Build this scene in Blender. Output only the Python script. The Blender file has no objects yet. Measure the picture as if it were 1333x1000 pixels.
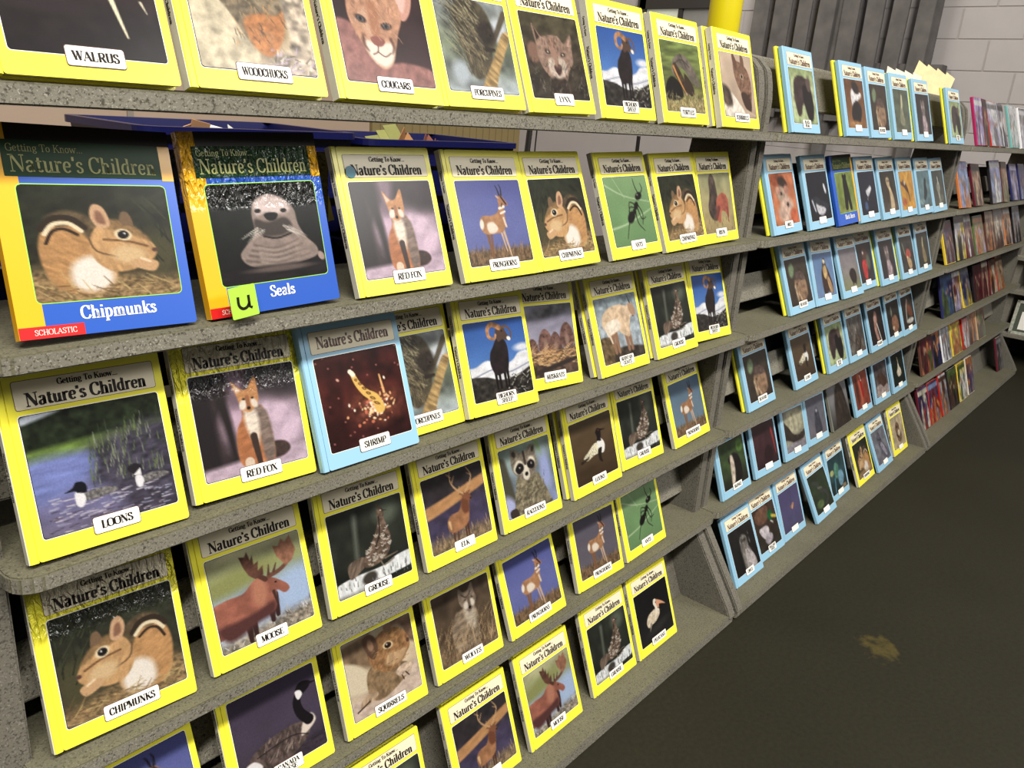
import bpy, math, random
import numpy as np
from mathutils import Matrix, Vector, Euler

scene = bpy.context.scene
col = scene.collection
ZO = 0.035                      # height of the bottom rack board above the floor

# ------------------------------------------------------------------ camera
cam_d = bpy.data.cameras.new('camera'); cam = bpy.data.objects.new('camera', cam_d); col.objects.link(cam)
cam_d.sensor_fit = 'HORIZONTAL'; cam_d.sensor_width = 36.0; cam_d.lens = 36.0 * 1064.4 / 1333.0
cam_d.clip_start = 0.02; cam_d.clip_end = 100
ya, pi_, ro_ = -0.873332, -0.324443, -0.076359
Rz = Matrix.Rotation(ya, 3, 'Z'); Rx = Matrix.Rotation(pi_, 3, 'X'); Ry = Matrix.Rotation(ro_, 3, 'Y')
R = Rz @ Rx @ Ry                # columns: right, forward, up
M = Matrix((R.col[0], R.col[2], -R.col[1])).transposed().to_4x4()
M.translation = (0.0, -0.87622, 1.30294 + ZO)
cam.matrix_world = M
scene.camera = cam

# ------------------------------------------------------------------ world and lights
scene.view_settings.view_transform = 'Standard'; scene.view_settings.look = 'None'
scene.view_settings.gamma = 1.0; scene.view_settings.use_curve_mapping = False
scene.view_settings.exposure = 0.0
world = bpy.data.worlds.new('hall_light'); scene.world = world; world.use_nodes = True
wb = world.node_tree.nodes['Background']; wb.inputs[0].default_value = (1.0, 0.955, 0.89, 1); wb.inputs[1].default_value = 0.17
def area(name, loc, target, sx, sy, power, colr=(1, 0.95, 0.86)):
    d = bpy.data.lights.new(name, 'AREA'); d.shape = 'RECTANGLE'; d.size = sx; d.size_y = sy; d.energy = power; d.color = colr
    o = bpy.data.objects.new(name, d); col.objects.link(o); o.location = loc
    o.rotation_euler = (Vector(target) - Vector(loc)).to_track_quat('-Z', 'Z').to_euler(); return o
area('ceiling_or_fill_strip', (-0.6, -3.05, 5.3), (1.4, 0, 0.9), 4.2, 0.22, 600)
area('ceiling_or_fill_strip', (5.2, 2.2, 4.6), (7.0, 1.6, 1.6), 2.0, 0.3, 75)  # added lamp, only there to brighten the end wall
area('ceiling_or_fill_strip', (2.0, 3.2, 4.4), (3.5, 6.0, 1.4), 2.0, 0.3, 60)  # extra fill over the back area, no known fixture
area('glare_light', (3.8, -4.0, 4.0), (0.6, 0, 1.1), 2.0, 1.0, 170, (1, 0.97, 0.93))  # unseen lamp added for the glints on the creased covers

# ------------------------------------------------------------------ helpers
def lin(c):
    c = np.clip(np.array(c, float) / 255.0, 0, 1)
    return np.where(c <= 0.04045, c / 12.92, ((c + 0.055) / 1.055) ** 2.4)
_mats = {}
def mat(name, rgb, rough=0.5, spec=0.5, noise=0.0, scale=40, bump=0.0, emit=0, metallic=0.0):
    if name in _mats: return _mats[name]
    m = bpy.data.materials.new(name); m.use_nodes = True; nt = m.node_tree; b = nt.nodes['Principled BSDF']
    c = tuple(lin(rgb)) + (1,)
    b.inputs['Base Color'].default_value = c; b.inputs['Roughness'].default_value = rough
    b.inputs['Specular IOR Level'].default_value = spec; b.inputs['Metallic'].default_value = metallic
    tc = nt.nodes.new('ShaderNodeTexCoord'); n = nt.nodes.new('ShaderNodeTexNoise'); n.inputs['Scale'].default_value = scale; n.inputs['Detail'].default_value = 4
    nt.links.new(tc.outputs['Object'], n.inputs['Vector'])
    if noise:
        r = nt.nodes.new('ShaderNodeMix'); r.data_type = 'RGBA'
        r.inputs['A'].default_value = tuple(k * (1 - noise) for k in c[:3]) + (1,); r.inputs['B'].default_value = tuple(min(1, k * (1 + noise)) for k in c[:3]) + (1,)
        nt.links.new(n.outputs['Fac'], r.inputs['Factor']); nt.links.new(r.outputs['Result'], b.inputs['Base Color'])
    if bump:
        bp = nt.nodes.new('ShaderNodeBump'); bp.inputs['Strength'].default_value = bump; bp.inputs['Distance'].default_value = 0.002
        nt.links.new(n.outputs['Fac'], bp.inputs['Height']); nt.links.new(bp.outputs['Normal'], b.inputs['Normal'])
    if emit: b.inputs['Emission Color'].default_value = c; b.inputs['Emission Strength'].default_value = emit
    _mats[name] = m; return m
def wrinkle(m, strength=0.9):
    """loose creased laminate near the top edge of a cover"""
    nt = m.node_tree; b = nt.nodes['Principled BSDF']
    tc = nt.nodes.new('ShaderNodeTexCoord'); mp = nt.nodes.new('ShaderNodeMapping'); mp.inputs['Scale'].default_value = (1.0, 1.0, 0.55)
    n = nt.nodes.new('ShaderNodeTexNoise'); n.inputs['Scale'].default_value = 105; n.inputs['Detail'].default_value = 3; n.inputs['Distortion'].default_value = 1.2
    sp = nt.nodes.new('ShaderNodeSeparateXYZ'); mr = nt.nodes.new('ShaderNodeMapRange'); mr.inputs['From Min'].default_value = 0.125; mr.inputs['From Max'].default_value = 0.165
    mr.inputs['To Max'].default_value = strength * 1.1
    bp = nt.nodes.new('ShaderNodeBump'); bp.inputs['Distance'].default_value = 0.022
    L = nt.links.new
    L(tc.outputs['Object'], mp.inputs['Vector']); L(mp.outputs['Vector'], n.inputs['Vector']); L(tc.outputs['Object'], sp.inputs[0]); L(sp.outputs['Z'], mr.inputs['Value'])
    L(mr.outputs['Result'], bp.inputs['Strength']); L(n.outputs['Fac'], bp.inputs['Height']); L(bp.outputs['Normal'], b.inputs['Normal'])
    b.inputs['Roughness'].default_value = 0.26; b.inputs['Coat Weight'].default_value = 0.8; b.inputs['Coat IOR'].default_value = 1.55; b.inputs['Coat Roughness'].default_value = 0.16
    L(bp.outputs['Normal'], b.inputs['Coat Normal'])
    return m
class MB:
    def __init__(s): s.v = []; s.f = []; s.mi = []
    def add(s, vs, fs, mi=0):
        k = len(s.v); s.v += [tuple(v) for v in vs]; s.f += [tuple(i + k for i in f) for f in fs]; s.mi += [mi] * len(fs)
    def box(s, x0, y0, z0, x1, y1, z1, mi=0, M=None):
        v = [(x0, y0, z0), (x1, y0, z0), (x1, y1, z0), (x0, y1, z0), (x0, y0, z1), (x1, y0, z1), (x1, y1, z1), (x0, y1, z1)]
        if M is not None: v = [tuple(M @ Vector(a)) for a in v]
        s.add(v, [(0, 3, 2, 1), (4, 5, 6, 7), (0, 1, 5, 4), (1, 2, 6, 5), (2, 3, 7, 6), (3, 0, 4, 7)], mi)
    def prism(s, pts, a, b, ax='x', mi=0):
        n = len(pts)
        P = (lambda p, t: (t, p[0], p[1])) if ax == 'x' else (lambda p, t: (p[0], p[1], t)) if ax == 'z' else (lambda p, t: (p[0], t, p[1]))
        s.add([P(p, a) for p in pts] + [P(p, b) for p in pts], [tuple(range(n)), tuple(range(2 * n - 1, n - 1, -1))] + [(i, i + n, (i + 1) % n + n, (i + 1) % n) for i in range(n)], mi)
    def tube(s, pts, r, n=8, mi=0):
        base = len(s.v); pts = [Vector(p) for p in pts]
        vs = []; fs = []
        for i, p in enumerate(pts):
            d = (pts[min(i + 1, len(pts) - 1)] - pts[max(i - 1, 0)]).normalized(); u = d.orthogonal().normalized() if i == 0 else (u - d * u.dot(d)).normalized(); w = d.cross(u)
            for k in range(n): a = 2 * math.pi * k / n; vs.append(tuple(p + u * r * math.cos(a) + w * r * math.sin(a)))
        for i in range(len(pts) - 1):
            for k in range(n): fs.append((i * n + k, i * n + (k + 1) % n, (i + 1) * n + (k + 1) % n, (i + 1) * n + k))
        fs.append(tuple(range(n - 1, -1, -1))); fs.append(tuple((len(pts) - 1) * n + k for k in range(n)))
        s.add(vs, fs, mi)
    def mesh(s, name, mats, bevel=0, smooth=False):
        me = bpy.data.meshes.new(name); me.from_pydata(s.v, [], s.f)
        for m in (mats if isinstance(mats, (list, tuple)) else [mats]): me.materials.append(m)
        if any(s.mi): me.polygons.foreach_set('material_index', s.mi)
        me.validate()
        if bevel or True:
            import bmesh
            bm = bmesh.new(); bm.from_mesh(me)
            if bevel: bmesh.ops.bevel(bm, geom=list(bm.edges), offset=bevel, segments=2, affect='EDGES', clamp_overlap=True)
            bmesh.ops.recalc_face_normals(bm, faces=bm.faces); bm.to_mesh(me); bm.free()
        if smooth: me.polygons.foreach_set('use_smooth', [True] * len(me.polygons))
        return me
def link(name, me, parent=None, loc=None, rot=None):
    o = bpy.data.objects.new(name, me); col.objects.link(o)
    if parent is not None: o.parent = parent
    if loc is not None: o.location = loc
    if rot is not None: o.rotation_euler = rot
    return o
def tag(o, label, cat, group=None):
    o['label'] = label; o['category'] = cat
    if group: o['group'] = group
    return o
def rrect(x0, z0, x1, z1, r, n=4):
    p = []
    for cx, cz, a0 in ((x1 - r, z1 - r, 0), (x0 + r, z1 - r, 90), (x0 + r, z0 + r, 180), (x1 - r, z0 + r, 270)):
        for k in range(n + 1): a = math.radians(a0 + 90 * k / n); p.append((cx + r * math.cos(a), cz + r * math.sin(a)))
    return p

# ------------------------------------------------------------------ lettering drawn with a broad pen
GL = {
'A': (.86, [('k', .08, 0, .42, 1), ('K', .42, 1, .78, 0), ('k', .2, .35, .62, .35), ('s', .08, 0), ('s', .78, 0)]),
'B': (.78, [('K', .2, 0, .2, 1), ('c', .2, 1, .45, 1, .64, .92, .64, .62, .45, .52, .2, .52), ('c', .2, .52, .5, .52, .72, .42, .72, .12, .5, 0, .2, 0)]),
'C': (.8, [('c', .72, .72, .6, .95, .42, 1, .18, .86, .1, .5, .18, .14, .42, 0, .62, .05, .74, .26), ('k', .73, .68, .73, 1)]),
'D': (.88, [('K', .2, 0, .2, 1), ('c', .2, 1, .52, 1, .76, .82, .8, .5, .76, .18, .52, 0, .2, 0)]),
'E': (.76, [('K', .2, 0, .2, 1), ('k', .06, 1, .66, 1), ('k', .2, .52, .5, .52), ('k', .06, 0, .7, 0), ('k', .66, 1, .66, .74), ('k', .7, 0, .7, .28), ('k', .5, .4, .5, .64)]),
'F': (.72, [('K', .2, 0, .2, 1), ('k', .06, 1, .66, 1), ('k', .2, .52, .5, .52), ('k', .66, 1, .66, .74), ('k', .5, .4, .5, .64), ('s', .2, 0)]),
'G': (.88, [('c', .74, .72, .62, .95, .42, 1, .18, .86, .1, .5, .18, .14, .42, 0, .62, .03, .74, .12), ('k', .75, .68, .75, 1), ('K', .74, .02, .74, .42), ('s', .74, .42)]),
'H': (.94, [('K', .2, 0, .2, 1), ('K', .74, 0, .74, 1), ('k', .2, .52, .74, .52), ('s', .2, 0), ('s', .2, 1), ('s', .74, 0), ('s', .74, 1)]),
'I': (.4, [('K', .2, 0, .2, 1), ('s', .2, 0), ('s', .2, 1)]),
'K': (.88, [('K', .2, 0, .2, 1), ('k', .24, .42, .72, 1), ('K', .4, .6, .78, 0), ('s', .2, 0), ('s', .2, 1), ('s', .72, 1), ('s', .78, 0)]),
'L': (.74, [('K', .2, 0, .2, 1), ('k', .06, 0, .68, 0), ('k', .68, 0, .68, .3), ('s', .2, 1)]),
'M': (1.02, [('k', .14, 0, .14, 1), ('K', .18, 1, .48, .04), ('k', .48, .04, .82, 1), ('K', .84, 0, .84, 1), ('s', .14, 0), ('s', .14, 1), ('s', .84, 0), ('s', .84, 1)]),
'N': (.92, [('k', .15, 0, .15, 1), ('K', .18, 1, .76, 0), ('k', .77, 0, .77, 1), ('s', .15, 0), ('s', .12, 1), ('s', .77, 1)]),
'O': (.88, [('o', .44, 0, .76, .15, .8, .5, .76, .85, .44, 1, .12, .85, .08, .5, .12, .15)]),
'P': (.76, [('K', .2, 0, .2, 1), ('c', .2, 1, .5, 1, .7, .9, .7, .58, .5, .48, .2, .48), ('s', .2, 0)]),
'Q': (.88, [('o', .44, 0, .76, .15, .8, .5, .76, .85, .44, 1, .12, .85, .08, .5, .12, .15), ('c', .4, .06, .55, -.1, .72, -.22, .84, -.16)]),
'R': (.84, [('K', .2, 0, .2, 1), ('c', .2, 1, .5, 1, .68, .9, .68, .6, .5, .5, .2, .5), ('K', .45, .5, .74, 0), ('s', .2, 0), ('s', .76, 0)]),
'S': (.68, [('c', .56, .76, .5, .95, .32, 1, .14, .88, .16, .68, .34, .54, .54, .4, .58, .2, .48, .04, .3, 0, .14, .06, .1, .26), ('k', .58, .72, .58, 1), ('k', .1, .28, .1, 0)]),
'T': (.78, [('K', .39, 0, .39, 1), ('k', .05, 1, .73, 1), ('k', .06, 1, .06, .74), ('k', .72, 1, .72, .74), ('s', .39, 0)]),
'U': (.88, [('K', .2, 1, .2, .28), ('c', .2, .3, .24, .06, .46, 0, .68, .08, .72, .3, .72, 1), ('s', .2, 1), ('s', .72, 1)]),
'V': (.84, [('K', .1, 1, .42, 0), ('k', .42, 0, .74, 1), ('s', .1, 1), ('s', .74, 1)]),
'W': (1.16, [('K', .1, 1, .36, 0), ('k', .36, 0, .58, 1), ('K', .58, 1, .82, 0), ('k', .82, 0, 1.06, 1), ('s', .1, 1), ('s', .58, 1), ('s', 1.06, 1)]),
'X': (.84, [('K', .12, 1, .74, 0), ('k', .1, 0, .72, 1), ('s', .12, 1), ('s', .72, 1), ('s', .1, 0), ('s', .74, 0)]),
'Y': (.82, [('K', .1, 1, .42, .46), ('k', .42, .46, .72, 1), ('K', .42, 0, .42, .48), ('s', .1, 1), ('s', .72, 1), ('s', .42, 0)]),
'a': (.62, [('c', .12, .52, .2, .64, .36, .66, .44, .54, .44, .1, .48, .03, .56, .04), ('c', .44, .38, .2, .32, .1, .18, .16, .02, .3, 0, .44, .12), ('K', .44, .1, .44, .5)]),
'c': (.56, [('c', .46, .5, .4, .63, .28, .66, .13, .52, .1, .33, .14, .12, .3, 0, .42, .03, .5, .14)]),
'd': (.68, [('K', .5, 0, .5, 1), ('c', .5, .56, .36, .66, .2, .6, .11, .33, .2, .06, .36, 0, .5, .12), ('k', .38, 1, .5, 1), ('s', .54, 0)]),
'e': (.58, [('c', .12, .36, .46, .36, .44, .58, .28, .66, .14, .54, .1, .3, .16, .08, .32, 0, .48, .12)]),
'g': (.62, [('o', .3, .22, .46, .3, .48, .44, .4, .62, .3, .66, .14, .58, .12, .4, .18, .26), ('c', .2, .26, .12, .14, .3, .06, .48, 0, .5, -.16, .3, -.26, .1, -.18, .14, -.02, .24, .05), ('k', .46, .62, .6, .66)]),
'h': (.7, [('K', .17, 0, .17, 1), ('c', .17, .5, .3, .64, .46, .62, .52, .44, .52, .2, .52, 0), ('K', .52, 0, .52, .42), ('s', .17, 0), ('s', .52, 0), ('k', .05, 1, .17, 1)]),
'i': (.34, [('K', .17, 0, .17, .66), ('s', .17, 0), ('k', .05, .66, .17, .66), ('K', .17, .84, .17, .98)]),
'k': (.68, [('K', .17, 0, .17, 1), ('k', .2, .28, .52, .66), ('K', .3, .38, .56, 0), ('s', .17, 0), ('s', .54, .66), ('s', .58, 0)]),
'l': (.34, [('K', .17, 0, .17, 1), ('s', .17, 0), ('k', .05, 1, .17, 1)]),
'm': (1.0, [('K', .17, 0, .17, .66), ('c', .17, .5, .3, .64, .43, .62, .49, .44, .49, 0), ('c', .49, .5, .62, .64, .75, .62, .82, .44, .82, 0), ('K', .49, 0, .49, .42), ('K', .82, 0, .82, .42), ('s', .17, 0), ('s', .49, 0), ('s', .82, 0)]),
'n': (.7, [('K', .17, 0, .17, .66), ('c', .17, .5, .3, .64, .46, .62, .52, .44, .52, 0), ('K', .52, 0, .52, .42), ('s', .17, 0), ('s', .52, 0), ('k', .05, .66, .17, .66)]),
'o': (.62, [('o', .3, 0, .46, .1, .51, .33, .46, .56, .3, .66, .14, .56, .09, .33, .14, .1)]),
'p': (.66, [('K', .17, -.3, .17, .66), ('c', .17, .54, .3, .66, .46, .6, .55, .33, .46, .06, .3, 0, .17, .12), ('s', .17, -.3), ('k', .05, .66, .17, .66)]),
'r': (.52, [('K', .17, 0, .17, .66), ('c', .17, .48, .28, .62, .4, .66, .46, .56), ('s', .17, 0), ('k', .05, .66, .17, .66)]),
's': (.5, [('c', .4, .5, .36, .62, .24, .66, .12, .56, .14, .43, .28, .35, .4, .24, .4, .08, .26, 0, .14, .04, .1, .16)]),
't': (.44, [('K', .2, .08, .2, .86), ('k', .05, .64, .4, .64), ('c', .2, .2, .22, .03, .34, .01, .42, .1)]),
'u': (.7, [('K', .17, .66, .17, .2), ('c', .17, .22, .2, .03, .34, 0, .5, .14), ('K', .52, 0, .52, .66), ('k', .05, .66, .17, .66), ('s', .55, 0)]),
'w': (.92, [('K', .08, .66, .26, 0), ('k', .26, 0, .44, .66), ('K', .44, .66, .62, 0), ('k', .62, 0, .82, .66), ('s', .08, .66), ('s', .82, .66)]),
"'": (.26, [('K', .14, .74, .14, 1.0)]), '.': (.3, [('K', .14, 0, .14, .13)]), ' ': (.34, []),
}
def pen(mb, P, wid, closed=False, T=.2, t=.07):
    P = np.array(P, float); n = len(P)
    if closed: D = np.roll(P, -1, 0) - np.roll(P, 1, 0)
    else: D = np.gradient(P, axis=0)
    L = np.hypot(D[:, 0], D[:, 1])[:, None] + 1e-9; D = D / L
    w = np.array([wid if wid else t + (T - t) * abs(d[1]) ** 1.4 for d in D])[:, None] / 2
    N = np.stack([-D[:, 1], D[:, 0]], 1) * w
    A = P + N; B = P - N; vs = [(x, 0, z) for x, z in A] + [(x, 0, z) for x, z in B]
    fs = [(i, (i + 1) % n, (i + 1) % n + n, i + n) for i in range(n if closed else n - 1)]
    mb.append((vs, fs))
def text_mb(mb, s, h, cx, z, maxw, weight=1.0, y=0.0, M=None, shear=0):
    """lay a word out in the xz plane, centred on cx, standing on z"""
    parts = []; x = 0
    for ch in s:
        w, st = GL.get(ch, GL[' ']); q = []
        for k in st:
            c = k[0]; pts = np.array(k[1:], float).reshape(-1, 2); T = .2 * weight; t = .075 * (weight ** .5)
            if c == 'K': pen(q, pts, T)
            elif c == 'k': pen(q, pts, t)
            elif c == 's': pen(q, [(pts[0][0] - .15, pts[0][1]), (pts[0][0] + .15, pts[0][1])], t)
            elif c == 'o': pen(q, smooth_poly(pts, 2, True), None, True, T, t)
            elif c == 'c': pen(q, smooth_poly(pts, 2, False), None, False, T, t)
        for vs, fs in q: parts.append(([(a + x, b, d) for a, b, d in vs], fs))
        x += w
    sx = min(h, maxw / x); ox = cx - x * sx / 2
    for vs, fs in parts:
        v = [(a * sx + ox + d * h * shear, y, d * h + z) for a, b, d in vs]
        if M is not None: v = [tuple(M @ Vector(a)) for a in v]
        mb.add(v, [f[::-1] for f in fs])
def flat_mesh(mb, name, m):
    me = bpy.data.meshes.new(name); me.from_pydata(mb.v, [], mb.f); me.materials.append(m); return me
# ------------------------------------------------------------------ painted cover pictures
def _hash(ix, iy, s):
    n = (ix * 374761393 + iy * 668265263 + s * 974634777) & 0xffffffff
    n = ((n ^ (n >> 13)) * 1274126177) & 0xffffffff
    return ((n ^ (n >> 16)) & 0xffff) / 65535.0
def vnoise(x, y, s):
    ix = np.floor(x).astype(np.int64); iy = np.floor(y).astype(np.int64)
    fx = x - ix; fy = y - iy
    fx = fx * fx * (3 - 2 * fx); fy = fy * fy * (3 - 2 * fy)
    a = _hash(ix, iy, s); b = _hash(ix + 1, iy, s); c = _hash(ix, iy + 1, s); d = _hash(ix + 1, iy + 1, s)
    return (a * (1 - fx) + b * fx) * (1 - fy) + (c * (1 - fx) + d * fx) * fy
def smooth_poly(p, n=5, closed=True):
    p = np.array(p, float); m = len(p); out = []
    for i in range(m if closed else m - 1):
        g = (lambda k: p[k % m]) if closed else (lambda k: p[min(max(k, 0), m - 1)])
        a, b, c, d = g(i - 1), g(i), g(i + 1), g(i + 2)
        for t in np.arange(n) / n:
            out.append(.5 * (2 * b + (c - a) * t + (2 * a - 5 * b + 4 * c - d) * t * t + (3 * b - a - 3 * c + d) * t ** 3))
    if not closed: out.append(p[-1])
    return np.array(out)
class Pic:
    def __init__(s, nx, ny, seed=1):
        s.nx, s.ny, s.seed = nx, ny, seed
        u = np.linspace(0, 1, nx); v = np.linspace(0, 1, ny)
        s.U, s.V = np.meshgrid(u, v); s.A = np.zeros((ny, nx, 3)); s.px = 1.0 / nx
        s.rng = np.random.default_rng(seed)
    def fb(s, sx, sy, ang=0, oct=2, du=0):
        s.seed += 7; a = math.radians(ang)
        x = (s.U * math.cos(a) + s.V * math.sin(a)) * sx; y = (-s.U * math.sin(a) + s.V * math.cos(a)) * sy
        r = 0; w = 1; t = 0
        for o in range(oct):
            r = r + w * vnoise(x * 2 ** o + 31 * o, y * 2 ** o + 17, s.seed + o); t += w; w *= .6
        return r / t - .5
    def mix(s, m, col, tex=None):
        c = np.array(col, float) * np.ones_like(s.A)
        if tex is not None:
            amp, sx, sy, ang = tex
            c = c * (1 + 2 * amp * s.fb(sx, sy, ang))[..., None]
        m = np.clip(m, 0, 1)[..., None]; s.A = s.A * (1 - m) + c * m; return s
    def bg(s, *cols, tex=None):
        k = len(cols) - 1; t = s.V * max(k, 1); c = np.array(cols + (cols[-1],), float)
        i = np.minimum(t.astype(int), max(k - 1, 0)); f = np.clip(t - i, 0, 1)[..., None]
        s.A = c[i] * (1 - f) + c[i + 1] * f
        if tex: s.tx(*tex)
        return s
    def tx(s, amp, sx, sy, ang=0, m=1.0):
        s.A = s.A * (1 + 2 * amp * s.fb(sx, sy, ang) * m)[..., None]; return s
    def band(s, v0, v1, col, slope=0, soft=.03, tex=None):
        y = s.V - slope * (s.U - .5)
        return s.mix(np.clip((y - v0) / soft + .5, 0, 1) * np.clip((v1 - y) / soft + .5, 0, 1), col, tex)
    def el(s, cx, cy, rx, ry, col, rot=0, soft=.25, tex=None):
        a = math.radians(rot); x = s.U - cx; y = s.V - cy
        X = x * math.cos(a) + y * math.sin(a); Y = -x * math.sin(a) + y * math.cos(a)
        d = np.sqrt((X / rx) ** 2 + (Y / ry) ** 2); sf = max(soft, s.px / min(rx, ry))
        return s.mix(np.clip((1 - d) / sf + .5, 0, 1), col, tex)
    def pg(s, pts, col, soft=.012, tex=None, sm=True):
        P = smooth_poly(pts) if sm else np.array(pts, float)
        Q = np.roll(P, -1, 0); ins = np.zeros(s.U.shape, bool); dm = np.full(s.U.shape, 9.)
        for (x0, y0), (x1, y1) in zip(P, Q):
            if y0 != y1:
                c = ((y0 > s.V) != (y1 > s.V)) & (s.U < (x1 - x0) * (s.V - y0) / (y1 - y0) + x0); ins ^= c
            dx, dy = x1 - x0, y1 - y0; L = dx * dx + dy * dy + 1e-12
            t = np.clip(((s.U - x0) * dx + (s.V - y0) * dy) / L, 0, 1)
            dm = np.minimum(dm, (s.U - x0 - t * dx) ** 2 + (s.V - y0 - t * dy) ** 2)
        d = np.sqrt(dm) * np.where(ins, 1, -1)
        return s.mix(np.clip(d / max(soft, s.px) + .5, 0, 1), col, tex)
    def st(s, pts, w, col, w2=None, soft=.01, sm=True, tex=None):
        P = smooth_poly(pts, 4, False) if sm and len(pts) > 2 else np.array(pts, float)
        w2 = w if w2 is None else w2; n = len(P) - 1; m = np.zeros(s.U.shape)
        sf = max(soft, s.px)
        for i in range(n):
            (x0, y0), (x1, y1) = P[i], P[i + 1]; dx, dy = x1 - x0, y1 - y0; L = dx * dx + dy * dy + 1e-12
            t = np.clip(((s.U - x0) * dx + (s.V - y0) * dy) / L, 0, 1)
            d = np.sqrt((s.U - x0 - t * dx) ** 2 + (s.V - y0 - t * dy) ** 2)
            ww = (w + (w2 - w) * (i + t) / n) / 2
            m = np.maximum(m, np.clip((ww - d) / sf + .5, 0, 1) * np.minimum(1, (ww * 2 + sf * .5) / sf))
        return s.mix(m, col, tex)
    def hair(s, n, box, ln, ang, cols, w=.008, jit=25):
        for _ in range(n):
            x = s.rng.uniform(box[0], box[2]); y = s.rng.uniform(box[1], box[3])
            a = math.radians(ang + s.rng.uniform(-jit, jit)); l = ln * s.rng.uniform(.5, 1.3)
            s.st([(x, y), (x + l * math.cos(a), y - l * math.sin(a))], w, cols[s.rng.integers(len(cols))], w * .4)
        return s
BLK = (22, 20, 20)
def chipmunk(p, f=1):
    p.bg((38, 42, 30), (46, 46, 34), (84, 72, 48)); p.tx(.35, 9, 14, 30)
    p.band(.78, 1.2, (140, 112, 74), -.12, .12, (.5, 30, 50, 20))
    p.el(.12, .62, .14, .2, (74, 70, 44), 0, .9); p.hair(22, (0, .2, .3, .7), .2, 70, [(60, 66, 40), (30, 34, 22)], .012, 20)
    p.pg([(.6, .42), (.7, .3), (.86, .34), (.93, .5), (.92, .72), (.84, .9), (.6, .95), (.46, .84), (.45, .6)], (190, 138, 84), .02, (.16, 40, 14, 60))
    p.pg([(.5, .42), (.6, .26), (.74, .22), (.86, .28), (.8, .36), (.68, .36), (.58, .5)], (96, 78, 54), .03, (.3, 30, 30, 0))
    p.st([(.62, .37), (.7, .29), (.82, .29), (.9, .38)], .05, (50, 38, 28)); p.st([(.64, .4), (.72, .33), (.82, .34), (.88, .42)], .032, (232, 214, 176))
    p.st([(.67, .43), (.75, .38), (.83, .4), (.88, .5)], .025, (52, 38, 28))
    p.pg([(.5, .68), (.62, .62), (.74, .7), (.74, .88), (.6, .93), (.48, .85)], (236, 226, 214), .06)
    p.pg([(.14, .56), (.22, .44), (.3, .36), (.44, .32), (.55, .38), (.6, .52), (.58, .66), (.48, .76), (.34, .76), (.22, .7), (.15, .64)], (200, 152, 98), .015, (.14, 40, 16, 20))
    p.pg([(.17, .5), (.28, .36), (.42, .3), (.52, .36), (.42, .4), (.3, .44)], (142, 108, 68), .03, (.2, 40, 30, 30))
    p.st([(.2, .55), (.34, .5), (.5, .48)], .02, (120, 82, 50)); p.st([(.4, .64), (.56, .58), (.6, .46)], .014, (110, 80, 52))
    p.el(.34, .62, .12, .08, (216, 180, 130), -10, .6)
    p.pg([(.44, .35), (.47, .2), (.54, .17), (.57, .27), (.52, .38)], (206, 160, 120), .012); p.pg([(.47, .34), (.49, .24), (.53, .23), (.53, .32)], (140, 96, 72), .02)
    p.pg([(.28, .36), (.3, .25), (.35, .24), (.37, .33)], (120, 92, 66), .012)
    p.el(.36, .44, .062, .05, (232, 210, 170), -20, .3); p.el(.36, .44, .04, .037, BLK, 0, .25); p.el(.35, .43, .008, .008, (230, 230, 230))
    p.el(.15, .585, .022, .02, (90, 60, 50))
    p.pg([(.14, .7), (.24, .66), (.34, .68), (.3, .74), (.18, .78)], (206, 160, 112), .012); p.st([(.2, .69), (.26, .66)], .02, (240, 210, 170))
    p.hair(46, (.0, .86, .95, 1), .14, 15, [(196, 168, 110), (110, 84, 50), (160, 130, 84)], .01, 50)
def fox(p):
    p.bg((44, 34, 38), (52, 40, 44), (60, 46, 50)); p.tx(.3, 4, 8, 0)
    p.el(.72, .6, .42, .32, (206, 178, 200), 12, .8); p.el(.4, .5, .16, .22, (190, 158, 180), 0, .9)
    p.st([(.42, -.1), (.4, .3)], .2, (120, 96, 112), .12, .1); p.el(.86, .12, .26, .2, (52, 44, 48), 0, .7); p.tx(.12, 12, 9, 40)
    p.st([(.2, 0), (.28, .5), (.3, .9)], .12, (38, 30, 32), .05, .05); p.st([(.05, 0), (.08, 1)], .2, (34, 28, 30), .18, .05)
    p.band(.86, 1.2, (196, 170, 190), -.06, .05, (.12, 14, 20, 0))
    p.pg([(.62, .86), (.68, .76), (.8, .78), (.84, .86), (.76, .92), (.62, .92)], (70, 52, 48), .02, (.3, 30, 30, 0))
    p.pg([(.44, .36), (.42, .46), (.36, .56), (.33, .7), (.34, .9), (.44, .95), (.6, .94), (.68, .9), (.68, .64), (.66, .48), (.6, .36)], (186, 112, 66), .014, (.2, 30, 10, 70))
    p.pg([(.5, .36), (.62, .38), (.68, .52), (.68, .88), (.58, .92), (.56, .6)], (128, 108, 98), .03, (.25, 40, 14, 80))
    p.pg([(.46, .38), (.56, .42), (.57, .6), (.53, .76), (.47, .66), (.44, .5)], (232, 216, 198), .04, (.12, 40, 14, 80))
    p.st([(.5, .66), (.52, .93)], .07, (64, 46, 40), .05); p.st([(.42, .9), (.42, .96)], .09, (226, 200, 176))
    p.pg([(.4, .24), (.37, .1), (.46, .19), (.52, .18), (.6, .08), (.61, .24), (.6, .33), (.54, .4), (.5, .42), (.44, .38)], (200, 136, 82), .012, (.15, 40, 20, 60))
    p.pg([(.385, .125), (.4, .22), (.45, .2)], (222, 190, 164), .01, sm=False); p.el(.45, .34, .035, .05, (236, 222, 206), 20, .5); p.el(.56, .34, .03, .05, (232, 214, 196), -20, .5)
    p.st([(.5, .27), (.5, .36)], .04, (160, 100, 64)); p.el(.5, .38, .02, .016, BLK); p.el(.465, .285, .014, .01, BLK); p.el(.55, .285, .014, .01, BLK)
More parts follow.
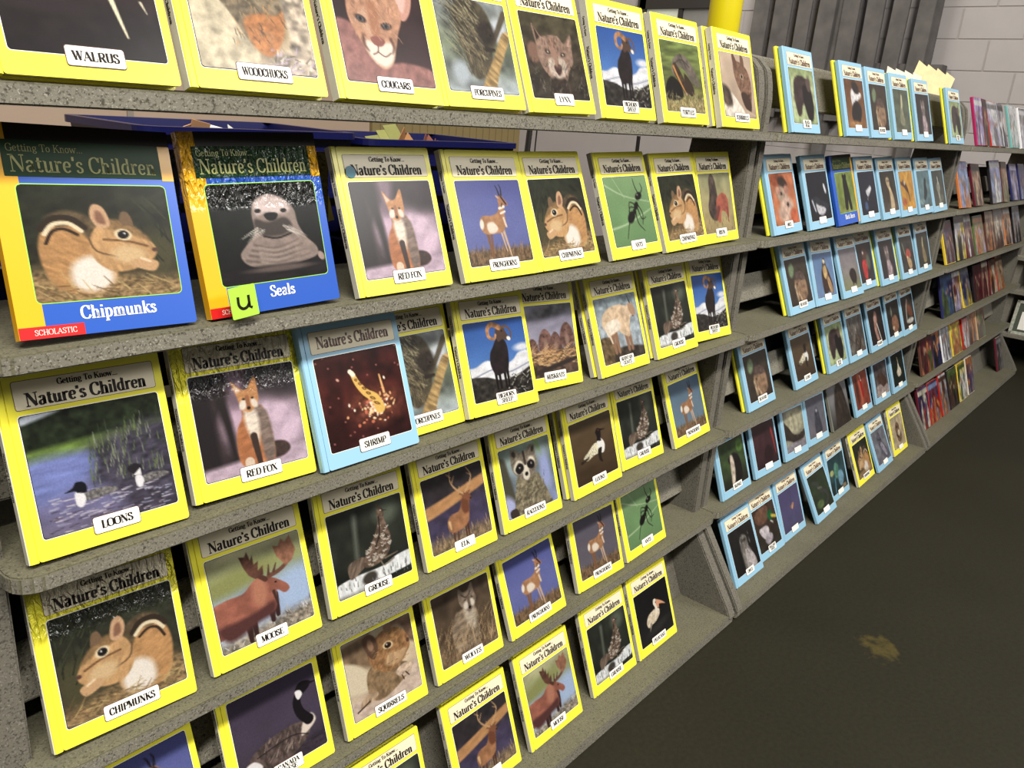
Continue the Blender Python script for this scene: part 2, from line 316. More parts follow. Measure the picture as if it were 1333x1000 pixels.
def pronghorn(p, sky=((76, 82, 150), (98, 106, 172)), dim=1.0):
    p.bg(sky[0], sky[1], sky[1]); p.tx(.05, 3, 4)
    p.band(.82, 1.3, (112, 88, 62), .0, .07, (.45, 26, 30, 80)); p.hair(90, (0, .82, 1, 1), .09, 80, [(140, 110, 76), (92, 66, 48), (168, 130, 92)], .01, 25)
    c = tuple(k * dim for k in (176, 124, 84))
    for (a, b, w) in (((.34, .6), (.36, .92), .05), ((.4, .6), (.38, .9), .035), ((.6, .6), (.66, .93), .04), ((.56, .62), (.6, .86), .03)): p.st([a, b], w, (206, 170, 138) if a[0] > .5 else (132, 88, 58), w * .5)
    p.pg([(.26, .48), (.32, .42), (.46, .42), (.56, .38), (.6, .3), (.6, .24), (.66, .2), (.72, .26), (.69, .3), (.67, .4), (.66, .52), (.6, .62), (.46, .64), (.34, .64), (.27, .6)], c, .012, (.14, 24, 18, 20))
    p.pg([(.36, .52), (.46, .5), (.52, .58), (.46, .63), (.37, .62)], (232, 216, 198), .025); p.el(.28, .52, .03, .06, (234, 222, 206), 10, .5)
    p.st([(.6, .34), (.68, .32)], .03, (240, 228, 214)); p.st([(.61, .4), (.68, .38)], .025, (240, 226, 212)); p.st([(.64, .46), (.66, .56)], .03, (226, 200, 176))
    p.pg([(.6, .22), (.66, .18), (.7, .22), (.75, .29), (.72, .31), (.64, .28)], (170, 116, 84), .01); p.st([(.66, .2), (.72, .29)], .025, (60, 40, 34)); p.el(.6, .2, .03, .014, (200, 160, 130), 40)
    p.st([(.64, .18), (.62, .1), (.6, .06)], .022, (36, 28, 30), .008); p.st([(.67, .18), (.68, .1), (.66, .05)], .022, (36, 28, 30), .008)
    p.st([(.66, .28), (.64, .32)], .012, BLK)
def bighorn(p):
    p.bg((40, 84, 168), (70, 118, 196), (128, 164, 216)); p.tx(.05, 3, 4)
    p.pg([(-.1, .62), (.1, .56), (.3, .5), (.5, .6), (.72, .55), (.86, .46), (1.1, .52), (1.1, 1.1), (-.1, 1.1)], (226, 228, 236), .02, (.12, 12, 20, -20)); p.el(.92, .4, .14, .05, (220, 222, 236), 0, .9)
    p.st([(.0, .7), (.4, .62), (.6, .7), (1, .62)], .02, (150, 156, 176))
    p.pg([(-.1, .72), (.2, .7), (.5, .78), (.8, .74), (1.1, .68), (1.1, 1.1), (-.1, 1.1)], (50, 46, 42), .015, (.6, 14, 18, 10)); p.hair(60, (.5, .74, 1, .98), .06, 10, [(200, 196, 186), (30, 26, 24), (130, 122, 112)], .012, 60)
    for x in (.4, .46, .55, .6): p.st([(x, .62), (x + .0, .88)], .05, (26, 20, 20), .03)
    p.pg([(.36, .42), (.42, .34), (.5, .24), (.6, .24), (.66, .34), (.66, .5), (.62, .66), (.52, .7), (.4, .7), (.34, .56)], (38, 30, 32), .012, (.25, 18, 14, 60))
    p.pg([(.5, .14), (.56, .08), (.64, .1), (.68, .18), (.72, .25), (.68, .28), (.6, .26), (.52, .28)], (84, 62, 52), .012)
    p.st([(.57, .1), (.46, .05), (.38, .1), (.38, .2), (.46, .24), (.5, .19)], .075, (176, 122, 80), .03, tex=(.3, 20, 20, 0)); p.st([(.62, .1), (.7, .1), (.76, .18), (.74, .27)], .035, (110, 76, 56), .02)
    p.el(.71, .26, .035, .026, (240, 236, 230), 30); p.el(.61, .15, .012, .01, BLK)
def grouse(p, dim=1):
    p.bg((50, 54, 46), (44, 48, 40), (32, 34, 30)); p.tx(.35, 5, 4, 10)
    p.st([(.34, .1), (.3, .6)], .06, (96, 100, 90), .04, .06); p.el(.76, .16, .16, .14, (86, 94, 80), 0, .9)
    p.pg([(-.05, .86), (.2, .8), (.6, .8), (.82, .74), (1.05, .74), (1.05, .9), (.6, .95), (.3, 1.05), (-.05, 1.05)], (222, 226, 228), .012, (.18, 30, 8, 0)); p.el(.42, .88, .1, .07, (64, 58, 52), -10, .4); p.band(1.0, 1.2, (60, 50, 40), 0, .1)
    p.hair(40, (0, .84, 1, .98), .05, 90, [(60, 60, 60), (120, 120, 118)], .01, 12)
    p.pg([(.16, .76), (.18, .64), (.34, .6), (.44, .66), (.36, .74), (.2, .82)], (110, 92, 78), .012, (.4, 50, 8, 30))
    p.pg([(.64, .12), (.7, .08), (.74, .14), (.73, .24), (.76, .36), (.78, .5), (.72, .66), (.6, .74), (.46, .76), (.36, .72), (.4, .62), (.5, .5), (.58, .38), (.64, .26)], (104, 84, 70), .012, (.4, 26, 26, 45))
    for i in range(90):
        x = p.rng.uniform(.42, .78); y = p.rng.uniform(.3, .74)
        if abs((x - .44) / .3 + (y - .4) / .32 - 1) < .6: p.st([(x - .014, y), (x, y + .012), (x + .014, y)], .009, (206, 196, 182))
    p.st([(.66, .2), (.64, .4), (.56, .54)], .02, (50, 38, 32)); p.st([(.68, .1), (.66, .04)], .03, (90, 76, 66), .01); p.el(.7, .13, .01, .008, (230, 225, 210)); p.st([(.73, .14), (.78, .15)], .018, (60, 50, 40), .006)
    p.st([(.6, .74), (.64, .8), (.78, .76)], .016, (130, 114, 96)); p.st([(.66, .72), (.84, .7)], .022, (120, 104, 88), .01)
def moose(p):
    p.bg((176, 172, 132), (154, 162, 104), (150, 168, 190), (150, 170, 206), (170, 178, 190)); p.tx(.12, 4, 8, -10)
    p.el(.25, .3, .5, .1, (140, 144, 84), -8, .9); p.el(.9, .62, .3, .24, (162, 186, 224), 0, .7)
    p.band(.86, 1.2, (150, 138, 122), -.1, .12, (.5, 26, 34, 30)); p.hair(70, (0, .78, 1, 1), .05, 85, [(230, 230, 226), (90, 76, 60), (190, 180, 160)], .009, 50)
    for x, y in ((.3, .98), (.36, .94), (.56, .86), (.62, .82)): p.st([(x, .6), (x, y)], .085, (58, 36, 34), .05)
    p.pg([(-.05, .52), (.12, .46), (.3, .46), (.42, .38), (.52, .36), (.62, .4), (.7, .46), (.78, .54), (.79, .6), (.73, .62), (.66, .56), (.64, .64), (.6, .76), (.44, .78), (.26, .82), (.1, .84), (-.05, .82)], (158, 92, 74), .012, (.2, 9, 12, 30))
    p.pg([(.0, .74), (.2, .72), (.4, .7), (.6, .66), (.58, .78), (.4, .82), (.1, .9)], (88, 50, 48), .05); p.pg([(.42, .4), (.52, .37), (.56, .5), (.5, .66), (.4, .6)], (184, 118, 92), .06)
    p.st([(.62, .56), (.64, .72)], .035, (70, 44, 40), .02); p.el(.66, .47, .012, .01, BLK)
    p.st([(.56, .4), (.5, .34), (.44, .28), (.4, .14)], .055, (86, 52, 42), .04); p.pg([(.36, .2), (.33, .07), (.39, .09), (.42, .04), (.44, .14), (.47, .1), (.47, .2), (.52, .18), (.5, .28), (.56, .24), (.55, .34), (.46, .36), (.4, .3)], (92, 58, 46), .01, (.25, 20, 20, 0), sm=False)
    p.st([(.6, .38), (.72, .36), (.82, .3), (.84, .2)], .05, (110, 70, 54), .04); p.pg([(.78, .3), (.72, .2), (.7, .08), (.76, .1), (.8, .03), (.84, .08), (.9, .02), (.92, .12), (.94, .2), (.88, .3), (.8, .34)], (150, 100, 76), .01, (.2, 20, 20, 0), sm=False); p.st([(.6, .36), (.62, .26)], .03, (90, 56, 44), .012); p.st([(.66, .35), (.7, .27)], .03, (90, 56, 44), .012)
def loons(p):
    p.bg((60, 72, 66), (46, 60, 34), (96, 104, 150), (110, 108, 156), (108, 100, 128)); p.tx(.15, 5, 12, -8)
    p.el(.12, .03, .16, .05, (196, 206, 222), -6, .5); p.pg([(-.1, .12), (.2, .02), (.5, -.05), (1.1, -.1), (1.1, .26), (.5, .28), (-.1, .3)], (30, 38, 24), .03, (.6, 16, 16, 0))
    p.band(.26, .38, (104, 132, 56), -.06, .05, (.3, 30, 9, 80)); p.pg([(.42, .34), (1.1, .26), (1.1, 1.1), (.7, 1.1), (.56, .8), (.4, .6)], (66, 62, 78), .14, (.4, 30, 14, 80)); p.pg([(-.1, .4), (.4, .38), (.36, .6), (-.1, .72)], (112, 124, 192), .1, (.16, 6, 26, -4))
    p.hair(110, (.4, .24, 1, .7), .12, 84, [(110, 132, 70), (58, 66, 50), (146, 152, 130)], .006, 12); p.hair(130, (.05, .7, .95, 1), .07, 4, [(166, 166, 196), (70, 60, 78), (196, 186, 200)], .01, 12)
    for (x, y, k, f) in ((.34, .72, 1, -1), (.78, .7, .85, -1)):
        q = lambda a, b: (x + f * -a * k, y + b * k)
        p.pg([q(-.06, .02), q(.06, -.02), q(.2, .0), q(.22, .04), q(.1, .06), q(-.02, .06)], (112, 108, 108), .01, (.5, 60, 60, 0))
        p.pg([q(-.08, -.02), q(-.03, -.02), q(-.01, .04), q(-.04, .1), q(-.08, .08)], (232, 230, 236), .01)
        if x < .5: p.pg([(.19, .68), (.25, .65), (.28, .61), (.33, .62), (.35, .66), (.34, .71), (.28, .7), (.26, .68)], (24, 24, 32), .008)
        else: p.pg([(.66, .6), (.72, .57), (.77, .6), (.76, .65), (.7, .66)], (40, 36, 42), .01); p.pg([(.7, .67), (.76, .62), (.76, .68)], (236, 232, 236), .006, sm=False)
def loon_solo(p):
    p.bg((92, 74, 50), (86, 66, 44), (62, 46, 30)); p.tx(.1, 3, 10)
    p.pg([(.22, .6), (.36, .52), (.5, .44), (.6, .44), (.66, .52), (.62, .6), (.46, .62), (.3, .66)], (216, 208, 178), .012, (.35, 60, 60, 0)); p.st([(.16, .66), (.34, .62)], .05, (60, 46, 36), .03, tex=(.5, 40, 20, 0))
    p.pg([(.6, .4), (.7, .4), (.76, .5), (.72, .62), (.62, .62), (.58, .52)], (242, 240, 234), .01); p.pg([(.58, .56), (.68, .54), (.64, .68), (.66, .78), (.58, .72)], (40, 30, 26), .01)
    p.pg([(.58, .26), (.64, .21), (.7, .24), (.71, .3), (.68, .4), (.6, .4), (.6, .34)], (30, 24, 24), .01); p.st([(.68, .25), (.82, .27)], .04, (26, 22, 22), .008); p.st([(.6, .4), (.68, .42)], .03, (30, 24, 24)); p.el(.66, .25, .012, .01, (150, 40, 30))
def elk(p, warm=1):
    p.bg((50, 44, 46), (52, 46, 50), (66, 58, 84), (70, 62, 92), (110, 96, 84)); p.tx(.25, 8, 8, 0)
    p.pg([(-.1, .4), (.4, .3), (1.1, .16), (1.1, .28), (.5, .44), (-.1, .54)], (188, 134, 84), .025, (.12, 8, 20, -14)); p.band(.86, 1.2, (130, 108, 80), 0, .12, (.4, 30, 30, 80)); p.hair(90, (0, .8, 1, 1), .08, 80, [(170, 140, 100), (92, 74, 70), (196, 166, 130)], .009, 22)
    for x in (.38, .44, .58, .62): p.st([(x, .74), (x - .01, .97)], .035, (84, 50, 36), .02)
    p.pg([(.3, .66), (.36, .58), (.5, .56), (.56, .48), (.6, .38), (.68, .38), (.7, .46), (.68, .6), (.64, .74), (.54, .8), (.4, .82), (.31, .78)], (166, 112, 74), .012, (.18, 12, 16, 70))
    p.pg([(.58, .42), (.68, .42), (.68, .6), (.6, .62), (.56, .54)], (116, 66, 44), .03); p.pg([(.6, .36), (.66, .33), (.72, .38), (.75, .46), (.7, .47), (.62, .42)], (134, 82, 56), .01); p.el(.59, .35, .03, .012, (120, 76, 52), 20); p.el(.72, .35, .028, .012, (120, 76, 52), -30); p.el(.735, .45, .014, .012, BLK); p.st([(.33, .66), (.34, .76)], .04, (222, 178, 124), .02)
    for s in ((.62, .35), (.52, .26), (.45, .14), (.46, .0)), ((.66, .34), (.74, .26), (.8, .14), (.74, .02)): p.st(s, .026, (202, 158, 108), .01)
    for a, b in (((.52, .26), (.48, .22)), ((.47, .16), (.52, .08)), ((.56, .3), (.58, .24)), ((.75, .26), (.82, .24)), ((.8, .14), (.74, .1)), ((.72, .29), (.72, .22)), ((.46, .08), (.4, .02))): p.st([a, b], .018, (196, 150, 104), .007)
def raccoon(p):
    p.bg((112, 128, 116), (120, 136, 150), (148, 160, 212)); p.tx(.3, 4, 5, 30); p.st([(.72, 0), (.86, .4), (.84, .8)], .06, (120, 150, 90), .04, .04); p.el(.84, .5, .1, .3, (150, 162, 216), 0, .8); p.st([(.0, .2), (.14, 1)], .2, (76, 74, 60), .2, .05); p.el(.06, .9, .14, .24, (170, 176, 226), -20, .5)
    p.pg([(.3, .44), (.22, .6), (.16, .8), (.14, 1.1), (.86, 1.1), (.84, .86), (.74, .62), (.66, .48)], (122, 112, 88), .02, (.45, 34, 16, 70)); p.hair(80, (.2, .55, .8, .98), .08, 80, [(160, 148, 120), (76, 68, 54), (186, 174, 146)], .008, 30)
    p.pg([(.2, .16), (.22, .03), (.32, .06), (.4, .12), (.52, .1), (.62, .04), (.7, .08), (.69, .22), (.7, .36), (.6, .48), (.5, .56), (.42, .54), (.3, .46), (.21, .34)], (124, 112, 96), .014, (.3, 40, 22, 60))
    p.el(.27, .11, .035, .05, (60, 54, 48), -20, .4); p.el(.65, .12, .03, .045, (60, 54, 48), 20, .4)
    p.pg([(.24, .3), (.32, .22), (.4, .24), (.44, .3), (.5, .3), (.56, .22), (.64, .24), (.66, .34), (.58, .38), (.5, .4), (.42, .42), (.32, .42), (.25, .38)], (228, 218, 196), .03)
    p.pg([(.26, .34), (.34, .26), (.42, .3), (.42, .38), (.32, .42)], (30, 26, 26), .02); p.pg([(.5, .3), (.58, .26), (.65, .32), (.62, .4), (.52, .38)], (30, 26, 26), .02)
    p.st([(.46, .12), (.47, .3)], .04, (60, 52, 46)); p.pg([(.4, .42), (.46, .38), (.52, .4), (.52, .5), (.46, .54), (.4, .5)], (222, 212, 194), .02); p.el(.465, .45, .035, .03, BLK); p.el(.35, .33, .012, .012, (200, 190, 180)); p.el(.585, .32, .012, .012, (200, 190, 180)); p.pg([(.04, .9), (.16, .88), (.2, 1), (.06, 1.02)], (60, 52, 46), .01)
def shrimp(p):
    p.bg((58, 22, 20), (70, 26, 22), (50, 20, 20)); p.tx(.45, 7, 7, 0); p.el(.62, .62, .3, .2, (110, 56, 40), 0, .9, (.5, 16, 16, 0))
    r = p.rng
    for i in range(150):
        a = r.uniform(0, 6.28); d = abs(r.normal(0, .5)); x = .62 + .27 * d * math.cos(a); y = .63 + .2 * d * math.sin(a)
        p.el(x, y, r.uniform(.006, .022), r.uniform(.006, .018), [(250, 214, 160), (240, 170, 110), (255, 240, 214), (214, 110, 80)][r.integers(4)], r.uniform(0, 180), .4)
    for i in range(24): p.el(r.uniform(0, 1), r.uniform(0, 1), .012, .01, (150, 84, 76), 0, .6)
    p.st([(.4, .22), (.44, .34), (.52, .46), (.62, .54), (.66, .66)], .05, (240, 190, 90), .12)
    for i in range(6): t = i / 5; x = .42 + .2 * t; y = .3 + .3 * t ** 1.1; p.el(x + .01, y, .035 * (.5 + t * .6), .014, (60, 26, 18), 30, .4); p.el(x + .01, y, .02 * (.5 + t * .6), .006, (240, 180, 80), 30, .4)
    p.st([(.38, .2), (.41, .24)], .05, (255, 240, 220)); p.st([(.72, .3), (.74, .5)], .02, (240, 180, 110), .03); p.el(.22, .26, .02, .014, (220, 160, 140), 40)
def squirrel_rest(p):
    p.bg((176, 160, 130), (190, 168, 138), (202, 180, 160)); p.tx(.2, 4, 5, -20); p.pg([(-.1, .06), (.3, .0), (.42, -.05), (.34, .2), (.36, .44), (.1, .3), (-.1, .28)], (120, 96, 72), .06, (.3, 10, 10, 0)); p.pg([(-.1, .24), (.12, .3), (.3, .5), (.3, .7), (-.1, .6)], (216, 200, 170), .04)
    p.pg([(-.1, .8), (.2, .78), (.5, .86), (.8, .72), (1.1, .64), (1.1, 1.1), (-.1, 1.1)], (206, 182, 164), .03, (.15, 16, 20, 20)); p.pg([(.6, .04), (.74, -.05), (1.1, -.05), (1.1, .4), (.9, .3), (.84, .1)], (110, 84, 66), .05, (.3, 12, 12, 30))
    p.pg([(.26, .52), (.4, .42), (.6, .5), (.84, .6), (.84, .74), (.6, .86), (.4, .9), (.26, .8)], (140, 112, 80), .02, (.3, 26, 20, 20))
    p.pg([(.32, .2), (.44, .12), (.58, .06), (.74, .08), (.86, .16), (.93, .3), (.92, .42), (.84, .5), (.72, .58), (.56, .6), (.42, .52), (.34, .4)], (150, 106, 66), .014, (.3, 34, 20, 20))
    p.pg([(.6, .38), (.76, .4), (.88, .42), (.8, .52), (.66, .56), (.54, .5)], (196, 156, 112), .04, (.15, 30, 20, 20)); p.pg([(.32, .26), (.28, .08), (.36, .02), (.45, .08), (.48, .24), (.4, .36)], (92, 66, 50), .014); p.el(.38, .17, .04, .08, (150, 114, 86), -10, .5); p.pg([(.6, .08), (.63, -.08), (.7, -.04), (.7, .1)], (130, 100, 76), .01)
    p.el(.62, .27, .075, .05, (224, 196, 150), 10, .3); p.el(.62, .27, .05, .038, (40, 26, 18), 10, .25); p.el(.605, .255, .01, .01, (240, 240, 240)); p.el(.91, .33, .022, .03, (90, 60, 48), 0, .4)
    p.pg([(.1, .86), (.18, .76), (.34, .76), (.36, .82), (.2, .88)], (180, 150, 120), .014, (.3, 40, 10, 20)); p.pg([(.66, .66), (.78, .6), (.9, .64), (.88, .74), (.74, .76)], (196, 170, 146), .014, (.3, 40, 20, 60)); p.st([(.06, .9), (.24, .84)], .02, (60, 44, 36)); p.st([(.8, .72), (.84, .78)], .016, (70, 50, 40)); p.st([(.74, .74), (.76, .8)], .016, (70, 50, 40))
    p.hair(60, (.4, .12, .9, .56), .05, 200, [(180, 136, 88), (104, 72, 46)], .007, 30)
def squirrel_tree(p):
    p.bg((206, 180, 156), (196, 170, 146), (186, 156, 132)); p.tx(.12, 3, 4); p.pg([(-.1, .66), (.2, .6), (.4, .72), (.62, .92), (.6, 1.1), (-.1, 1.1)], (226, 214, 200), .03, (.3, 16, 12, 30)); p.pg([(.0, .5), (.2, .58), (.26, .8), (.1, .84), (-.1, .7)], (90, 74, 62), .06, (.4, 12, 12, 0))
    p.pg([(.4, .14), (.5, .1), (.64, .12), (.78, .18), (.88, .3), (.92, .46), (.9, .66), (.84, .86), (.7, .78), (.56, .6), (.46, .46), (.4, .3)], (132, 96, 76), .014, (.35, 30, 20, 60)); p.pg([(.42, .2), (.38, .02), (.44, .0), (.52, .14)], (110, 76, 60), .01); p.pg([(.64, .14), (.66, -.02), (.74, .04), (.74, .2)], (120, 86, 68), .01); p.pg([(.56, .62), (.72, .6), (.86, .72), (.84, .9), (.66, .84)], (70, 50, 42), .03); p.el(.64, .34, .05, .04, (214, 184, 150)); p.el(.64, .34, .03, .03, BLK); p.el(.82, .64, .03, .03, (70, 50, 44)); p.st([(.7, .9), (.96, .96)], .06, (200, 176, 150), .03)
def wolf(p):
    p.bg((72, 58, 46), (84, 68, 52), (112, 90, 66)); p.tx(.3, 8, 6, 20); p.hair(230, (-.05, .5, 1, 1), .16, 65, [(150, 122, 86), (84, 64, 46), (184, 152, 112), (60, 46, 36)], .009, 35)
    p.pg([(.4, .34), (.3, .44), (.24, .6), (.26, .82), (.36, .92), (.6, .94), (.7, .86), (.72, .6), (.68, .36)], (140, 120, 98), .02, (.35, 34, 12, 75)); p.pg([(.5, .34), (.66, .36), (.68, .56), (.6, .7), (.52, .56)], (188, 172, 150), .05, (.2, 40, 14, 80))
    p.pg([(.44, .2), (.46, .04), (.54, .11), (.62, .1), (.7, .02), (.72, .16), (.74, .26), (.68, .36), (.6, .42), (.52, .36), (.46, .28)], (128, 110, 94), .012, (.25, 34, 18, 60)); p.st([(.5, .14), (.58, .2), (.66, .14)], .02, (70, 58, 50)); p.el(.55, .31, .045, .06, (214, 202, 184), 20, .6); p.el(.66, .3, .04, .06, (214, 202, 184), -20, .6); p.st([(.61, .22), (.61, .34)], .05, (108, 90, 76)); p.el(.61, .36, .026, .022, BLK); p.el(.55, .23, .014, .01, BLK); p.el(.67, .225, .014, .01, BLK)
    p.hair(90, (.2, .7, .95, 1), .2, 70, [(170, 140, 100), (76, 58, 42), (200, 168, 126)], .008, 35)
def goose(p):
    p.bg((64, 54, 74), (72, 62, 82), (60, 52, 66)); p.tx(.06, 3, 5); p.band(.84, 1.3, (56, 48, 58), -.05, .1, (.3, 20, 30, 0))
    p.pg([(.08, .76), (.2, .66), (.4, .6), (.62, .58), (.74, .6), (.86, .6), (.84, .74), (.72, .86), (.5, .94), (.28, .94), (.12, .86)], (92, 76, 72), .012, (.4, 30, 14, -10)); p.hair(40, (.28, .64, .76, .86), .09, 60, [(150, 132, 120), (60, 48, 46)], .01, 18); p.pg([(.06, .78), (.16, .76), (.24, .86), (.14, .92), (.06, .86)], (232, 228, 230), .014); p.pg([(.78, .6), (.88, .56), (.92, .66), (.82, .74), (.72, .76)], (226, 210, 196), .02)
    p.st([(.84, .62), (.76, .5), (.74, .36), (.8, .24)], .12, (26, 22, 26), .085); p.pg([(.74, .24), (.8, .16), (.88, .16), (.94, .2), (.9, .26), (.8, .3)], (24, 20, 24), .01); p.pg([(.74, .24), (.8, .24), (.82, .3), (.76, .34)], (236, 232, 234), .008); p.st([(.92, .21), (1.0, .22)], .03, (26, 22, 24), .01); p.st([(.2, .74), (.6, .7), (.8, .78)], .012, (40, 32, 34))
def pelican(p):
    p.bg((24, 24, 26), (28, 27, 28), (34, 34, 34)); p.tx(.1, 4, 5); p.pg([(.24, .62), (.32, .5), (.46, .46), (.56, .46), (.66, .5), (.64, .6), (.52, .68), (.4, .7), (.28, .72)], (224, 206, 178), .012, (.2, 20, 26, -20)); p.st([(.58, .5), (.58, .42), (.54, .34), (.58, .3)], .08, (244, 232, 212), .05); p.pg([(.6, .3), (.66, .32), (.78, .4), (.86, .48), (.76, .44), (.68, .42), (.66, .48), (.6, .42)], (230, 160, 120), .01); p.el(.56, .3, .04, .03, (246, 236, 220)); p.st([(.36, .68), (.3, .8)], .05, (150, 140, 124), .02); p.el(.56, .8, .34, .07, (44, 44, 42), -8, .9)
def ants(p):
    p.bg((124, 160, 108), (112, 152, 98), (104, 144, 92)); p.tx(.06, 3, 3); p.st([(0, .1), (.4, .28), (1.0, .4)], .02, (178, 200, 160), .01, .02); p.st([(0, .74), (.4, .68), (1, .5)], .03, (172, 198, 152), .015, .02); p.st([(.4, .3), (.2, .0)], .014, (160, 188, 140), .01, .02)
    k = (26, 24, 22); p.el(.74, .3, .085, .055, k, -20); p.el(.64, .44, .07, .045, k, -50); p.el(.58, .52, .04, .04, k); p.el(.48, .6, .11, .07, k, -40)
    for q in ([(.66, .44), (.5, .38), (.46, .52)], [(.62, .48), (.48, .46), (.4, .7)], [(.6, .52), (.44, .62), (.3, .9)], [(.68, .42), (.76, .56), (.72, .72)], [(.66, .46), (.72, .64), (.82, .62)], [(.6, .54), (.62, .7), (.74, .82)], [(.76, .28), (.7, .16), (.68, .04)], [(.78, .28), (.86, .2), (.84, .12)]): p.st(q, .02, k, .01)
    p.el(.72, .28, .02, .014, (120, 124, 116))
def bison(p):
    p.bg((150, 150, 110), (166, 154, 106), (172, 150, 100)); p.tx(.15, 5, 5); p.pg([(.3, .1), (.38, .0), (.48, .1), (.52, .4), (.5, .76), (.3, .78), (.2, .6), (.28, .34)], (70, 58, 52), .03, (.5, 14, 14, 0)); p.pg([(.46, .5), (.56, .38), (.72, .34), (.84, .44), (.84, .66), (.8, .8), (.74, .68), (.6, .66), (.54, .84), (.46, .8)], (176, 90, 70), .014, (.2, 12, 12, 0)); p.st([(.8, .6), (.8, .84)], .05, (140, 70, 56), .03); p.st([(.52, .6), (.42, .76)], .1, (120, 60, 52), .07); p.hair(40, (0, .78, 1, 1), .05, 80, [(190, 170, 120), (110, 90, 60)], .012, 30)
def walrus(p):
    p.bg((120, 70, 60), (60, 36, 36), (34, 26, 28), (30, 24, 26)); p.tx(.3, 9, 9, 20); p.pg([(-.1, -.1), (.4, -.1), (.44, .3), (.36, .52), (.24, .6), (.1, .58), (-.1, .62)], (150, 92, 84), .06, (.35, 20, 20, 30)); p.hair(60, (0, .3, .4, .62), .08, 300, [(190, 130, 120), (110, 64, 56)], .006, 30); p.el(.3, .66, .3, .06, (44, 34, 38), 0, .9)
    p.st([(.64, .0), (.68, .44), (.72, .66), (.76, .84)], .06, (236, 226, 190), .012); p.st([(.22, .0), (.2, .3)], .05, (230, 220, 186), .02); p.st([(.9, .56), (.93, .64)], .02, (220, 210, 180), .006); p.el(.5, .12, .14, .14, (96, 58, 54), 0, .8)
def woodchuck(p):
    p.bg((170, 150, 110), (150, 130, 96), (190, 172, 150)); p.tx(.3, 8, 8, 20); p.pg([(-.1, .2), (.2, .3), (.36, .6), (.5, .8), (.4, 1.1), (-.1, 1.1)], (200, 186, 156), .03, (.25, 14, 14, 40)); p.pg([(.2, .34), (.3, .2), (.5, .06), (.72, .04), (.84, .2), (.82, .44), (.72, .66), (.58, .8), (.44, .76), (.34, .56)], (128, 112, 88), .02, (.4, 26, 20, 40)); p.pg([(.42, .58), (.56, .5), (.72, .5), (.8, .44), (.76, .66), (.62, .86), (.48, .8)], (190, 120, 66), .03, (.25, 30, 20, 60)); p.el(.34, .3, .05, .05, (70, 58, 48), 0, .5); p.el(.52, .2, .03, .025, BLK); p.hair(100, (.3, .2, .8, .8), .06, 290, [(170, 148, 112), (84, 68, 50), (210, 150, 90)], .007, 30)
    p.pg([(.8, .3), (1.1, .2), (1.1, 1.1), (.5, 1.1), (.6, .88), (.8, .74)], (176, 160, 140), .03, (.55, 16, 16, 0)); p.hair(40, (.55, .8, 1, 1), .06, 30, [(200, 176, 214), (90, 80, 70), (232, 226, 214)], .012, 60); p.pg([(-.1, .04), (.22, .0), (.26, .2), (.1, .4), (-.1, .36)], (196, 176, 128), .03, (.3, 8, 20, 50))
def cougar(p):
    p.bg((60, 36, 36), (52, 34, 36), (70, 46, 50)); p.tx(.2, 4, 5, 30); p.pg([(-.1, .5), (.16, .46), (.4, .78), (.7, .78), (1.0, .84), (1.1, 1.1), (-.1, 1.1)], (156, 104, 98), .03, (.2, 16, 14, 20))
    p.pg([(.04, .12), (.04, -.1), (.18, -.1), (.26, .04), (.16, .16)], (176, 120, 104), .012); p.pg([(.64, .22), (.6, .0), (.68, -.1), (.86, -.1), (.9, .1), (.84, .28), (.74, .36)], (206, 150, 132), .014); p.pg([(.7, .18), (.7, .02), (.8, -.02), (.82, .14), (.76, .28)], (232, 182, 170), .03)
    p.pg([(.14, .2), (.18, .05), (.34, -.02), (.56, .0), (.7, .16), (.73, .34), (.66, .5), (.6, .66), (.52, .82), (.4, .86), (.28, .74), (.2, .58), (.13, .4)], (190, 138, 108), .016, (.18, 24, 20, 60))
    p.pg([(.24, .36), (.4, .3), (.4, .56), (.34, .6)], (206, 160, 130), .05); p.pg([(.28, .6), (.4, .62), (.56, .6), (.56, .74), (.46, .84), (.34, .8), (.27, .7)], (240, 222, 206), .04); p.pg([(.36, .24), (.46, .26), (.44, .54), (.36, .54)], (176, 118, 88), .04)
    p.pg([(.33, .57), (.42, .55), (.49, .59), (.44, .645), (.36, .635)], (150, 88, 78), .012); p.st([(.4, .64), (.385, .7), (.33, .73)], .012, (110, 70, 62)); p.st([(.385, .7), (.46, .74), (.53, .7)], .012, (110, 70, 62)); p.st([(.26, .56), (.25, .64), (.29, .7)], .035, (96, 62, 54), .01, .03); p.st([(.56, .56), (.58, .64), (.55, .7)], .03, (96, 62, 54), .01, .03)
    for x, y, a in ((.26, .4, 18), (.535, .44, -6)): p.el(x, y, .062, .036, (66, 44, 40), a, .4); p.el(x, y, .036, .026, (84, 88, 96), a, .3); p.el(x, y, .016, .018, BLK)
    for q in ([(.3, .1), (.3, .26)], [(.38, .06), (.4, .22)], [(.5, .08), (.5, .26)], [(.22, .14), (.21, .3)]): p.st(q, .016, (136, 92, 74), .008, .03)
    p.hair(90, (.15, .05, .7, .6), .05, 110, [(222, 172, 140), (160, 110, 86)], .005, 40)
